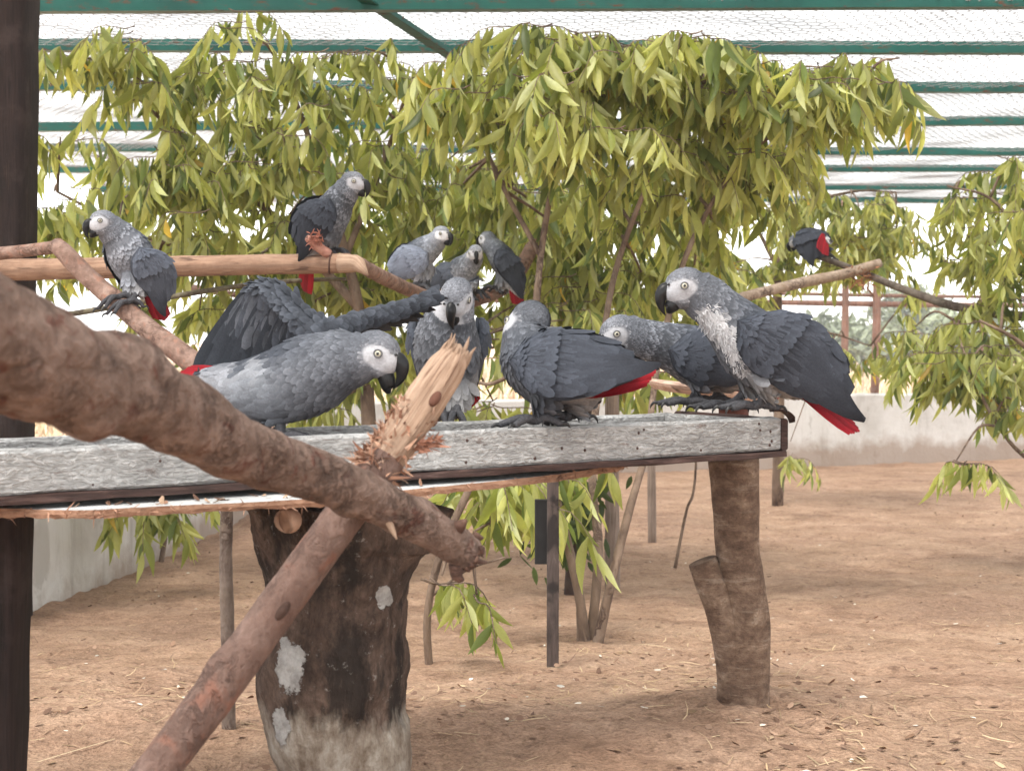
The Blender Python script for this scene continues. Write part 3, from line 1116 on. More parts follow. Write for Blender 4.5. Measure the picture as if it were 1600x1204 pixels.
# ------------------------------------------------------------------ feeding tray on its stump
def tray_paint():
    m = NT('flaking_whitewash')
    v = m.coord('Object')
    w = m.noise(m.coord('Object', (1, 1, 3.0)), 62, 5, .62, 1.6)
    n2 = m.noise(v, 240, 3, .6)
    big = m.noise(m.coord('Object', (1, 1, 2)), 11, 5, .62)
    c = m.ramp(big, [(.28, (.30, .295, .29)), (.5, (.46, .46, .455)), (.7, (.56, .565, .56))])
    c = m.mix(.7, c, m.ramp(w, [(.36, (.50, .49, .48)), (.50, (.95, .95, .95)), (.62, (1.3, 1.3, 1.3))]), 'MULTIPLY')
    worn = m.step(m.noise(m.coord('Object', (1, 1, 4)), 21, 6, .72, .6), .60, .67)
    c = m.mix(m.math('MULTIPLY', worn, .8), c, (.17, .125, .105))
    m.color(c)
    m.rough(.5, .45)
    m.bump(m.math('ADD', w, m.math('MULTIPLY', n2, .25)), .9, .012)
    return m.m


def old_board():
    m = NT('dark_old_board')
    v = m.coord('Object', (1, 1, 9))
    a = m.noise(v, 28, 6, .68, .4)
    m.color(m.ramp(a, [(.3, (.022, .013, .011)), (.55, (.065, .036, .030)), (.75, (.15, .095, .08))]))
    m.rough(.75, .3)
    m.bump(a, .6, .006)
    return m.m


PAINT, OLDB = tray_paint(), old_board()
TD = nrm([.7885, .5, 0])
TN = np.array([-TD[1], TD[0], 0])
A0 = np.array([-.4545, 1.25, EYE])
TW = .21                                     # tray width
t0, t1 = -.30, .934                          # from the left end to the right end


def tp(t, w, z):
    return A0 + TD * t + TN * w + np.array([0, 0, z])


base = tp(.4, .13, -.153)
tray = tag(empty('feeding_tray', base), 'long shallow feeding tray of flaking white planks with nail heads', 'feeding tray')


def plank(name, a, b, hy, hz, mat, parent, n=40, rough=.0012, seed=1, bev=.003, up=(0, 0, 1)):
    mb = MB()
    ax = nrm(b - a)
    sd = nrm(np.cross(up, ax))
    u = np.cross(ax, sd)
    box8(mb, (a + b) / 2, ax, sd, u, np.linalg.norm(b - a) / 2, hy, hz, bev, rough, n, seed)
    return mb.build(name, mat, parent, smooth=False)


fr = plank('plank', tp(t0, .010, -.1195), tp(t1, .010, -.1175), .010, .0205, PAINT, tray, 60, .0016, 1)
fr['label'] = 'front plank with embossed white paint and nails'
plank('plank', tp(t0, TW - .010, -.1225), tp(t1 - .016, TW - .010, -.1205), .009, .0200, PAINT, tray, 60, .0016, 2)
plank('plank', tp(t1 - .024, .0215, -.1185), tp(t1 - .024, TW - .0225, -.1185), .009, .0190, PAINT, tray, 16, .001, 3)
plank('plank', tp(t0 + .024, .0215, -.1185), tp(t0 + .024, TW - .0225, -.1185), .009, .0190, PAINT, tray, 16, .001, 4)
plank('end_board', tp(t1 + .0062, -.001, -.1185), tp(t1 + .0062, TW, -.1185), .0055, .0205, OLDB, tray, 14, .0012, 5)
plank('tray_floor', tp(t0, TW / 2 + .001, -.1442), tp(t1 + .008, TW / 2 + .001, -.1427), TW / 2 + .004, .0036, OLDB, tray, 70, .0018, 6, .001)
NAIL = m_plain('rusty_nail', (.055, .030, .024), .7, .4, .4)
nails = [(66, 716), (140, 727), (145, 757), (250, 720), (258, 750), (560, 700), (566, 730), (730, 688), (728, 722), (836, 716), (878, 700), (914, 703), (996, 700), (998, 676), (1006, 671), (1094, 664), (1095, 703), (1186, 662), (1188, 672), (1204, 674), (1206, 689), (1203, 695)]
for (px, py) in nails:
    k = (px - 800) / FPX
    t = (A0[0] - k * A0[1]) / (k * TD[1] - TD[0])
    q = tp(t, 0, 0)
    p = P(px, py, q[1])
    mb = MB()
    ellipsoid(mb, p + TN * .0005, (TD, [0, 0, 1], TN), (.0021, .0021, .0012), 8, 6)
    mb.build('nail', NAIL, tray)
# curled offcut left at the end of the tray
mb = MB()
a = P(1203, 641, 1.83)
tube(mb, [a, P(1222, 641, 1.83), P(1235, 650, 1.84), P(1238, 660, 1.84)], [.010, .010, .009, .007], 8, 4, .05, 30, 1, flat=.22)
tag(mb.build('wood_offcut', OLDB, None, a), 'curled dark offcut of board lying at the tray end', 'offcut')

# big dark stump
def stump_mat():
    m = NT('stump_bark')
    v = m.coord('Object')
    vs_ = m.coord('Object', (1, 1, .45))
    a = m.noise(vs_, 26, 8, .74, .8)
    c = m.ramp(a, [(.28, (.022, .015, .012)), (.46, (.085, .056, .042)), (.6, (.155, .105, .080)), (.75, (.26, .20, .165))])
    f = m.noise(vs_, 150, 5, .74)
    c = m.mix(.7, c, m.ramp(f, [(.3, (.4, .4, .4)), (.65, (1.2, 1.2, 1.2))]), 'MULTIPLY')
    blk = m.step(m.noise(vs_, 13, 7, .68, .6), .50, .58)
    c = m.mix(m.math('MULTIPLY', blk, .8), c, (.016, .013, .011))
    spk = m.step(m.noise(v, 80, 6, .75), .60, .70)
    c = m.mix(m.math('MULTIPLY', spk, .7), c, (.36, .34, .31))
    # limewash remains: round patches and the painted foot
    def patch(pt, rx, rz):
        d = m.n('VectorMath', operation='SUBTRACT')
        m.l(v, d.inputs[0])
        d.inputs[1].default_value = tuple(pt)
        s = m.n('VectorMath', operation='MULTIPLY')
        m.l(d.outputs[0], s.inputs[0])
        s.inputs[1].default_value = (1 / rx, 0, 1 / rz)
        l = m.n('VectorMath', operation='LENGTH')
        m.l(s.outputs[0], l.inputs[0])
        val = m.math('ADD', m.math('ADD', l.outputs['Value'], m.math('MULTIPLY', m.noise(v, 42, 6, .72), 2.6)), -1.3)
        return m.ramp(m.math('MULTIPLY', val, .5), [(.48, (1, 1, 1)), (.53, (0, 0, 0))])
    tot = None
    sb = np.array([STX, STY, gz(1.5)])
    for (px, py, rx, rz) in ((446, 1050, 25, 42), (594, 945, 11, 19), (430, 1150, 14, 32)):
        q = P(px, py, 1.43) - sb
        k = patch(q, rx * 1.43 / FPX, rz * 1.43 / FPX)
        tot = k if tot is None else m.math('MAXIMUM', tot, k)
    sep = m.n('SeparateXYZ')
    m.l(v, sep.inputs[0])
    foot = m.math('ADD', sep.outputs[2], m.math('MULTIPLY', m.noise(m.coord('Object', (1, 1, .3)), 26, 5, .65), .16))
    foot = m.ramp(foot, [(.165, (1, 1, 1)), (.19, (0, 0, 0))])
    lw = m.ramp(m.noise(v, 60, 5, .68), [(.3, (.25, .235, .22)), (.6, (.50, .49, .47))])
    lf = m.ramp(m.noise(vs_, 48, 5, .7), [(.33, (.17, .125, .09)), (.5, (.33, .28, .225)), (.66, (.50, .46, .40))])
    c = m.mix(m.math('MULTIPLY', foot, .9), c, lf)
    c = m.mix(tot, c, lw)
    m.color(c)
    m.rough(.9, .2)
    m.bump(m.math('ADD', m.math('MULTIPLY', f, .7), m.math('ADD', a, m.math('MULTIPLY', tot, .3))), .9, .012)
    return m.m


def pr(px, Y):
    return px * Y / FPX


c_ = P(530, 900, 1.53)
STX, STY = c_[0], 1.53
prof = [(782, 540, 166), (810, 537, 160), (846, 530, 146), (917, 525, 121), (950, 524, 121), (1000, 521, 124), (1060, 520, 123), (1120, 525, 116), (1204, 542, 106), (1262, 545, 112)]
mb = MB()
tube(mb, [P(x, y, 1.53) for (y, x, r) in prof], [pr(r, 1.53) * .94 for (y, x, r) in prof], 130, 14, .10, 10, 3, octv=6, up0=(0, 1, 0), knots=((.25, 4.2, .035, .008), (.55, 5.2, .03, .006)))
o = mb.build('tree_stump', stump_mat(), None, (STX, STY, gz(1.5)))
tag(o, 'thick dark stump with limewash patches carrying the feeding tray', 'stump')
for v_ in o.data.vertices:                                     # level the top under the board
    v_.co.z = min(v_.co.z, EYE - .1615 - gz(1.5))

# cut log end poking out under the board
WOODEND = m_wood('log_end', (.30, .185, .125), (.46, .31, .225), (3, 3, 3), grain=18)
mb = MB()
a = P(446, 815, 1.385)
tube(mb, [a, a + [.002, .01, 0], P(446, 812, 1.47)], [.0115, .0128, .013], 16, 4, .03, 40, 2)
tag(mb.build('log_stub', WOODEND, None, a), 'round cut log end poking out from the stump top', 'log')

# white rounded board between stump and tray
outline = [(-.4636, 1.275), (-.387, 1.261), (-.339, 1.284), (-.202, 1.348), (-.098, 1.441), (.0434, 1.59), (.1247, 1.714), (.135, 1.79), (.05, 1.84), (-.1, 1.80), (-.3, 1.66), (-.5, 1.50), (-.60, 1.38), (-.56, 1.29)]
ol = catmull(outline + outline[:1], 14)[:-1]
n = len(ol)
r_ = np.random.default_rng(3)
ol = ol + r_.normal(0, .0009, ol.shape)
ctr = ol.mean(0)
BT, BB = EYE - .1533, EYE - .1612
V, F = [], []
for q in ol:
    V.append((q[0], q[1], BT))
for q in ol:
    d = nrm(q - ctr) * r_.uniform(.0, .0025)
    V.append((q[0] + d[0], q[1] + d[1], (BT + BB) / 2))
for q in ol:
    V.append((q[0], q[1], BB + r_.normal(0, .0006)))
V += [(ctr[0], ctr[1], BT), (ctr[0], ctr[1], BB)]
F += [(i, (i + 1) % n, 3 * n) for i in range(n)]
F2 = []
for k in (0, 1):
    F2 += [(k * n + i, (k + 1) * n + i, (k + 1) * n + (i + 1) % n, k * n + (i + 1) % n) for i in range(n)]
F2 += [(2 * n + (i + 1) % n, 2 * n + i, 3 * n + 1) for i in range(n)]
me = mesh_np('round_board', V, F + F2, smooth=False)


def board_white():
    m = NT('board_white')
    v = m.coord('Object')
    a = m.noise(v, 14, 5, .65)
    c = m.ramp(a, [(.3, (.50, .51, .50)), (.6, (.66, .67, .67))])
    c = m.mix(m.step(m.noise(v, 90, 3, .6), .66, .72), c, (.16, .10, .075))
    c = m.mix(m.math('MULTIPLY', m.step(m.noise(v, 24, 5, .7, .5), .60, .68), .5), c, (.34, .27, .22))
    m.color(c)
    m.rough(.45, .4)
    m.bump(m.noise(v, 60, 4, .6), .2, .004)
    return m.m


RAWEDGE = m_wood('frayed_edge', (.26, .135, .085), (.44, .27, .18), (1, 1, 3), grain=70, bump=.8)
me.materials.append(board_white())
me.materials.append(RAWEDGE)
mi = np.zeros(len(me.polygons), np.int32)
mi[len(F):] = 1
me.polygons.foreach_set('material_index', mi)
rb = empty('round_board', (ctr[0], ctr[1], BB))
tag(rb, 'thin white rounded board with frayed brown edge under the tray', 'board')
put('board_top', me, None, rb)
# torn fibres along its edge
k = r_.integers(0, n, 420)
q = np.hstack([ol[k], r_.uniform(BB, BT, (420, 1))])
D = np.stack([r_.normal(0, 1, 420), r_.normal(-.7, .6, 420), r_.normal(-.1, .5, 420)], 1)
V, F, C = cards(q, D, r_.normal(0, 1, (420, 3)), r_.uniform(.003, .012, 420), r_.uniform(.0006, .0018, 420), 3, np.array([1, .8, .2]), 0, r_.uniform(-.5, .5, 420), 0, 0, np.array([.38, .22, .15]) * r_.uniform(.6, 1.3, (420, 1)))
stuff(put('torn_fibres', mesh_np('torn_fibres', V, F, C), DRYG, rb))
# crumbs of food and bark on the board and tray
n = 260
t = r_.uniform(-.05, .9, n)
on = r_.random(n) < .55
w_ = np.where(on, r_.uniform(.03, .24, n), r_.uniform(-.045, -.004, n))
z_ = np.where(on, -.1385, -.1525)
q = A0 + TD * t[:, None] + TN * w_[:, None] + np.stack([0 * t, 0 * t, z_], 1)
ins = on | ((q[:, 1] > np.interp(q[:, 0], [o_[0] for o_ in outline[1:7]], [o_[1] for o_ in outline[1:7]]) + .004) & (q[:, 0] < .1))
q = q[ins]
n = len(q)
V, F, C = cards(q, r_.normal(0, 1, (n, 3)) * [1, 1, .15], r_.normal(0, .4, (n, 3)) + [0, 0, 1], r_.uniform(.004, .012, n), r_.uniform(.002, .006, n), 3, np.array([.5, 1, .4]), .25, .2, .1, 0, np.array([(.26, .15, .10), (.42, .29, .2), (.12, .07, .05)])[r_.integers(0, 3, n)])
stuff(put('crumb_litter', mesh_np('crumb_litter', V, F, C), DRYG))

# end post of the table: a forked trunk with a sawn side stub
def post_mat():
    m = NT('post_bark')
    v = m.coord('Object')
    a = m.noise(m.coord('Object', (1, 1, 1.6)), 24, 8, .72, .25)
    c = m.ramp(a, [(.28, (.075, .045, .032)), (.48, (.165, .105, .072)), (.60, (.27, .185, .13)), (.74, (.46, .38, .30))])
    rg = m.noise(m.coord('Object', (.5, .5, 4)), 22, 6, .68, .15)     # ring marks
    c = m.mix(m.math('MULTIPLY', m.step(rg, .58, .66), .6), c, (.33, .255, .195))
    f = m.noise(v, 170, 5, .74)
    c = m.mix(.6, c, m.ramp(f, [(.3, (.5, .5, .5)), (.65, (1.2, 1.2, 1.2))]), 'MULTIPLY')
    m.color(c)
    m.rough(.9, .2)
    m.bump(m.math('ADD', m.math('MULTIPLY', f, .6), m.math('ADD', a, rg)), .7, .008)
    return m.m


POSTM = post_mat()
Yp = 1.885
pp_ = [(716, 1146, 40), (780, 1150, 38), (850, 1152, 36), (920, 1158, 38), (980, 1162, 42), (1040, 1162, 42), (1090, 1161, 43), (1130, 1161, 46)]
base = np.array([P(1161, 1090, Yp)[0], Yp, gz(Yp)])
pk = tag(empty('table_post', base), 'thick brown tree post with sawn side stub under the tray end', 'post')
mb = MB()
tube(mb, [P(x, y, Yp) for (y, x, r) in pp_], [pr(r, Yp) * .97 for (y, x, r) in pp_], 60, 12, .045, 14, 5, octv=5, up0=(0, 1, 0))
oo = mb.build('trunk', POSTM, pk)
for v_ in oo.data.vertices:
    v_.co.z = min(v_.co.z, EYE - .1525 - base[2])
mb = MB()
tube(mb, [P(1150, 1090, Yp - .006), P(1142, 1010, Yp - .008), P(1124, 945, Yp - .010), P(1097, 876, Yp - .01)], [pr(28, Yp), pr(27, Yp), pr(25, Yp), pr(23, Yp)], 20, 6, .06, 18, 9)
oo = mb.build('side_stub', POSTM, pk)
# left leg of the table
mb = MB()
la, lb = P(-28, 806, 1.42), P(-42, 1300, 1.42)
la[2] = EYE - .1525
lb[2] = gz(1.42) - .05
box8(mb, (la + lb) / 2, nrm(la - lb), [1, 0, 0], [0, 1, 0], np.linalg.norm(la - lb) / 2, pr(68, 1.42), .03, .004, .003, 24, 8)
mb.build('leg', DARKW, tray)
# thin mottled pole and dark square stake
MOTT = m_bark('mottled_bark', [(.3, (.08, .055, .045)), (.5, (.22, .17, .14)), (.62, (.16, .12, .09)), (.75, (.42, .37, .32))], 2.4, (1, 1, .6))
b = gpt(354, 1.775)
mb = MB()
tube(mb, [b - [0, 0, .04], P(356, 1000, 1.775), P(353, 880, 1.775), P(355, 770, 1.775)], [.0092, .0088, .0084, .0080], 12, 8, .08, 30, 4)
tag(mb.build('thin_pole', MOTT, None, b), 'thin mottled grey pole standing by the dark stump', 'pole')
b = gpt(864, 2.45)
sq = tag(empty('square_stake', b), 'dark square stake with a black panel fixed near its top', 'stake')
mb = MB()
tl_ = P(864, 700, 2.45)
box8(mb, (b + tl_) / 2 - [0, 0, .02], [0, 0, 1], [1, 0, 0], [0, 1, 0], (tl_[2] - b[2]) / 2 + .03, .0102, .0102, .001, .0006, 14, 2)
m_ = NT('stake_wood')
v = m_.coord('Object', (4, 4, .8))
c = m_.ramp(m_.noise(v, 22, 5, .65, .5), [(.3, (.035, .026, .024)), (.6, (.10, .075, .066)), (.8, (.19, .15, .135))])
wv = m_.step(m_.noise(m_.coord('Object', (2, 2, 2.2)), 7, 3, .5, .5), .52, .58)
m_.color(m_.mix(m_.math('MULTIPLY', wv, .85), c, (.02, .016, .015)))
m_.rough(.8, .3)
mb.build('stake', m_.m, sq)
mb = MB()
c0, c1 = P(839, 880, 2.475), P(858, 780, 2.475)
box8(mb, (c0 + c1) / 2, [0, 0, 1], [1, 0, 0], [0, 1, 0], (c1 - c0)[2] / 2, (c1 - c0)[0] / 2 + .004, .008, .002)
mb.build('panel', m_plain('black_panel', (.014, .013, .013), .6, .4, .3), sq, smooth=False)
# thin dry vine stem
mb = MB()
b = gpt(1056, 4.75)
tube(mb, [b, P(1072, 800, 4.75), P(1083, 770, 4.75), P(1088, 710, 4.75), P(1090, 560, 4.8), P(1110, 420, 4.8)], [.006, .005, .0045, .004, .003, .002], 6, 6, .1, 20, 4)
tag(mb.build('vine_stem', BARKT, None, b), 'thin curved vine stem rising by the tray end post', 'vine')
# second round board behind the tray, on its own stake
b = gpt(1152, 2.18)
sb_ = tag(empty('bird_table', b), 'small round wooden board on a stake behind the tray', 'bird table')
cz = P(1100, 606, 2.18)
V, F = [], []
n = 40
for (rr, z) in ((.96, .0045), (1.0, .001), (.98, -.004), (.9, -.0115)):
    for i in range(n):
        a = 2 * math.pi * i / n
        q = rr * (1 + .05 * math.sin(3 * a + 1) + .02 * math.sin(7 * a))
        V.append((cz[0] + .088 * q * math.cos(a), cz[1] + .075 * q * math.sin(a), cz[2] + z - .010 * math.cos(a)))
for k in range(3):
    F += [(k * n + i, (k + 1) * n + i, (k + 1) * n + (i + 1) % n, k * n + (i + 1) % n) for i in range(n)]
F += [tuple(range(n)), tuple(3 * n + i for i in range(n))[::-1]]
put('board', mesh_np('board', V, F, smooth=False), m_wood('pale_board', (.40, .25, .18), (.62, .45, .36), (1, 6, 6), grain=16), sb_)
mb = MB()
tube(mb, [b - [0, 0, .04], (b + P(1148, 612, 2.18)) / 2, P(1146, 612, 2.18) - [0, 0, .006]], [.024, .022, .024], 12, 6, .06, 16, 3)
mb.build('stake', m_plain('red_brown_stake', (.10, .035, .025), .8, .3, .4), sb_)

# ------------------------------------------------------------------ branches and perch poles
FORE = m_bark('fore_bark', [(.26, (.105, .066, .050)), (.45, (.195, .130, .101)), (.60, (.265, .183, .147)), (.76, (.36, .265, .22))], 4.6, (1, 1, 1), (.045, .024, .018), .30, 1.0, (.135, .062, .045))
FORE2 = m_bark('fore_bark_smooth', [(.26, (.105, .060, .047)), (.48, (.155, .096, .076)), (.72, (.215, .145, .12))], 3.6, (1, 1, .6), (.05, .03, .024), .45, .6, (.20, .10, .072))
PEEL = m_grain('peeled_pole', (.23, .132, .088), (.40, .265, .185), (.10, .055, .038), 15, 12, .75, .6, .85)
SPLIT = m_grain('split_wood', (.31, .19, .125), (.54, .40, .30), (.15, .075, .045))
PINK = m_bark('pink_bark', [(.28, (.16, .092, .070)), (.5, (.27, .175, .138)), (.75, (.40, .285, .235))], 3.2, (1, 1, 1), (.08, .045, .035), .8, .45, (.32, .165, .115))

bb = [(-260, 420, .66, .038), (-120, 485, .70, .037), (0, 541, .75, .0358), (60, 568, .775, .0335), (100, 583, .80, .0300), (200, 610, .86, .0293), (300, 664, .93, .0258), (400, 712, 1.0, .0236), (500, 744, 1.05, .0208), (600, 788, 1.10, .0185), (690, 838, 1.14, .0172), (732, 866, 1.16, .0165)]
pts = [P(*q[:3]) for q in bb]
root = tag(empty('thick_branch', pts[-1]), 'thick rough-barked branch slanting across in front of the white tray', 'branch')
mb = MB()
tube(mb, pts, [q[3] * .93 for q in bb], 90, 26, .10, 30, 4, octv=6, knots=((.30, 4.9, .02, .010), (.36, 1.6, .02, .007), (.48, 1.2, .02, .005), (.62, .3, .012, .005), (.78, 4.6, .012, .004), (.9, 1.8, .012, .005)))
mb.build('limb', FORE, root)
# ragged broken end
r_ = np.random.default_rng(9)
mb = MB()
e, d = pts[-1], nrm(pts[-1] - pts[-2])
s1 = nrm(np.cross(d, [0, 1, 0]))
s2 = np.cross(d, s1)
for k in range(26):
    a = r_.uniform(0, 2 * math.pi)
    rr = .0165 * math.sqrt(r_.random())
    q = e + s1 * math.cos(a) * rr + s2 * math.sin(a) * rr - d * .004
    ln = r_.uniform(.004, .013)
    tube(mb, [q, q + d * ln * .6 + r_.normal(0, .001, 3), q + d * ln + r_.normal(0, .0025, 3)], [.0034, .0026, .0006], 5, 2)
q = P(712, 880, 1.15)
tube(mb, [q, q + [.002, 0, -.010], P(722, 898, 1.15)], [.006, .006, .0045], 8, 3)
q = P(715, 825, 1.14)
tube(mb, [q, P(722, 818, 1.135), P(730, 812, 1.135)], [.006, .0045, .001], 7, 3)
mb.build('broken_end', m_bark('torn_bark', [(.3, (.06, .032, .024)), (.6, (.15, .085, .062)), (.8, (.25, .16, .12))], 3), root)
# little broken twig under it
mb = MB()
tube(mb, [P(604, 808, 1.095), P(612, 825, 1.09), P(620, 842, 1.085)], [.0036, .0026, .0007], 7, 3)
mb.build('twig_stub', SPLIT, root)

# leaning branch with a chewed, splintered top
dd = [(-40, 1600, 1.04, .0188), (120, 1370, 1.06, .0186), (262, 1180, 1.08, .0183), (342, 1075, 1.093, .0180), (432, 950, 1.110, .0178), (520, 830, 1.125, .0176), (575, 757, 1.138, .0176), (604, 716, 1.148, .0178)]
pts = [P(*q[:3]) for q in dd]
root = tag(empty('chewed_branch', pts[0]), 'leaning branch with chewed splintered pale top in front of the tray', 'branch')
mb = MB()
tube(mb, pts, [q[3] * .93 for q in dd], 64, 24, .05, 30, 6, octv=6, knots=((.60, 1.3, .014, .004),))
# dark oval knot hole on the bark
mb.build('limb', FORE2, root)
mb = MB()
kp = P(441, 953, 1.0965)
ellipsoid(mb, kp, (nrm(pts[5] - pts[4]), nrm(np.cross(pts[5] - pts[4], [0, 1, 0])), [0, 1, 0]), (.0095, .0046, .0035), 16, 10)
mb.build('knot', m_bark('knot_bark', [(.3, (.03, .017, .013)), (.6, (.09, .05, .037)), (.8, (.17, .1, .075))], 3), root)
# peeled wood: ridged tapering prism with a slanting broken tip
ss = [(588, 740, 1.143, .0158), (620, 692, 1.153, .0162), (652, 645, 1.163, .0168), (684, 597, 1.173, .0166), (704, 566, 1.178, .0142), (714, 546, 1.181, .0085)]
pts2 = [P(*q[:3]) for q in ss]
q = catmull(np.hstack([pts2, np.array([[x[3]] for x in ss])]), 10)
T, U, W = frames(q[:, :3])
V, F, UVs = [], [], []
sg = 48
ridge = [1 + .05 * math.sin(3 * a + 1) + .04 * math.sin(7 * a + 2) + .035 * noise.noise(Vector((9 * math.cos(a), 9 * math.sin(a), 2))) for a in [2 * math.pi * k / sg for k in range(sg)]]
for i in range(len(q)):
    for k in range(sg):
        a = 2 * math.pi * k / sg
        f = ridge[k] * (1 + .07 * noise.noise(Vector((7 * math.cos(a), 7 * math.sin(a), i * .10))) + .05 * noise.noise(Vector((15 * math.cos(a), 15 * math.sin(a), i * .2))))
        ex = 0
        if i > len(q) - 6:
            ex = .014 * noise.noise(Vector((k * .9, 3, i * .1))) * (i - len(q) + 6) / 5
        V.append(q[i, :3] + (U[i] * math.sin(a) + W[i] * math.cos(a) * .92) * q[i, 3] * f + T[i] * ex)
        UVs.append((k / sg, i * .0045))
    if i:
        F += [((i - 1) * sg + k, (i - 1) * sg + (k + 1) % sg, i * sg + (k + 1) % sg, i * sg + k) for k in range(sg)]
F.append(tuple((len(q) - 1) * sg + k for k in range(sg)))
put('peeled_wood', mesh_np('peeled_wood', V, F, None, UVs), SPLIT, root)
mb = MB()
kp = P(680, 623, 1.1525)
ellipsoid(mb, kp, (nrm(pts2[3] - pts2[2]), nrm(np.cross(pts2[3] - pts2[2], [0, 1, 0])), [0, 1, 0]), (.0075, .0042, .003), 14, 8)
mb.build('knot', m_plain('wood_knot', (.13, .055, .035), .8, .3, .4), root)
# shreds of bark where the peeling ends
sp_ = MB()
for k in range(16):
    a = r_.uniform(0, 2 * math.pi)
    i = len(q) - int(r_.integers(2, 12))
    b_ = q[i, :3] + (U[i] * math.sin(a) + W[i] * math.cos(a) * .92) * q[i, 3] * r_.uniform(.55, .98)
    ln_ = r_.uniform(.008, .020)
    tube(sp_, [b_ - T[i] * .004, b_ + T[i] * ln_ * .6 + r_.normal(0, .0008, 3), b_ + T[i] * ln_ + r_.normal(0, .002, 3)], [.0020, .0015, .0003], 5, 2)
sp_.build('splinters', SPLIT, root)
n = 520
tt = r_.random(n)
i0 = (tt ** 1.6 * 22).astype(int)
ang = np.where(r_.random(n) < .72, r_.normal(2.7, .8, n), r_.uniform(0, 6.28, n))
rad = q[i0, 3] * 1.02
# the frayed collar is thick low down and thins upward on one side
b_ = q[i0, :3] + (U[i0] * np.sin(ang)[:, None] + W[i0] * np.cos(ang)[:, None]) * rad[:, None]
on_ = (U[i0] * np.sin(ang)[:, None] + W[i0] * np.cos(ang)[:, None])
D = on_ * r_.uniform(.25, 1.1, (n, 1)) + T[i0] * r_.uniform(-.3, 1.0, (n, 1)) + r_.normal(0, .45, (n, 3))
cc = np.array([(.30, .155, .10), (.42, .25, .17), (.20, .10, .065), (.50, .33, .24)])[r_.integers(0, 4, n)] * r_.uniform(.7, 1.2, (n, 1))
V, F, C = cards(b_, D, r_.normal(0, 1, (n, 3)), r_.uniform(.004, .013, n) * (1.15 - .6 * tt), r_.uniform(.0012, .0042, n), 5, np.array([1, 1, .8, .5, .15]), 0, r_.uniform(-.9, .9, n), .2, r_.normal(0, .4, n), cc)
V2, F2, C2 = [], [], []
# one long torn strip to the side
qs = P(648, 697, 1.15)
n = 70
b2 = qs + (P(684, 690, 1.15) - qs)[None] * r_.random((n, 1)) ** 1.3 + r_.normal(0, .0022, (n, 3))
Vb, Fb, Cb = cards(b2, r_.normal(0, .5, (n, 3)) + [1.2, 0, .1], r_.normal(0, 1, (n, 3)), r_.uniform(.005, .013, n), r_.uniform(.0015, .004, n), 5, np.array([1, 1, .8, .5, .15]), 0, r_.uniform(-.5, .5, n), .2, 0, np.array([.34, .17, .115]) * r_.uniform(.6, 1.3, (n, 1)))
stuff(put('bark_shreds', mesh_np('bark_shreds', np.vstack([V, Vb]), np.vstack([F, Fb + len(V)]), np.vstack([C, Cb])), DRYG, root))


def limb(name, rows, mat, label, cat='branch', segs=16, rough=.06, seed=1, up0=None, base=0, knots=()):
    pts = [P(*q[:3]) for q in rows]
    mb = MB()
    tube(mb, pts, [q[3] for q in rows], segs, 8, rough, 22, seed, knots=knots)
    return tag(mb.build(name, mat, None, pts[base]), label, cat)


# peeled perch pole with wire tie and chewed stub
rows = [(-120, 424, 3.42, .0265), (40, 421, 3.36, .0258), (200, 418, 3.26, .0245), (380, 414, 3.14, .0228), (545, 411, 3.02, .0212)]
pts = [P(*q[:3]) for q in rows]
root = tag(empty('perch_pole', pts[0]), 'peeled reddish perch pole lashed to the dark timber post', 'pole')
mb = MB()
tube(mb, pts, [q[3] for q in rows], 20, 10, .04, 14, 3, knots=((.62, .8, .02, .003),))
mb.build('pole', PEEL, root)
mb = MB()
e = pts[-1]
tube(mb, [e - [.02, 0, 0], P(556, 412, 3.01), P(566, 420, 3.0), P(575, 430, 3.0)], [.0208, .018, .011, .002], 12, 4, .1, 40, 2)
mb.build('split_end', SPLIT, root)
mb = MB()
c = P(517, 411, 3.04)
ring = [c + .0235 * np.array([.12 * math.sin(a), math.cos(a), math.sin(a)]) for a in np.linspace(0, 2 * math.pi, 17)]
tube(mb, ring, .0022, 6, 2)
mb.build('wire_tie', m_plain('rusty_wire', (.075, .035, .025), .7, .4, .3), root)
mb = MB()
tube(mb, [P(514, 397, 3.03), P(500, 388, 3.02), P(488, 377, 3.01), P(480, 372, 3.0)], [.011, .011, .010, .007], 10, 5, .18, 60, 5)
mb.build('chewed_stub', m_bark('chewed_pink', [(.3, (.30, .12, .09)), (.6, (.48, .25, .19)), (.8, (.6, .38, .3))], 3), root)
n = 60
bs = P(492, 375, 3.0) + r_.normal(0, .008, (n, 3))
V, F, C = cards(bs, r_.normal(0, 1, (n, 3)), r_.normal(0, 1, (n, 3)), r_.uniform(.008, .02, n), r_.uniform(.002, .005, n), 4, None, 0, .3, .1, 0, np.array([.40, .17, .12]) * r_.uniform(.6, 1.3, (n, 1)))
stuff(put('wood_shreds', mesh_np('wood_shreds', V, F, C), DRYG, root))

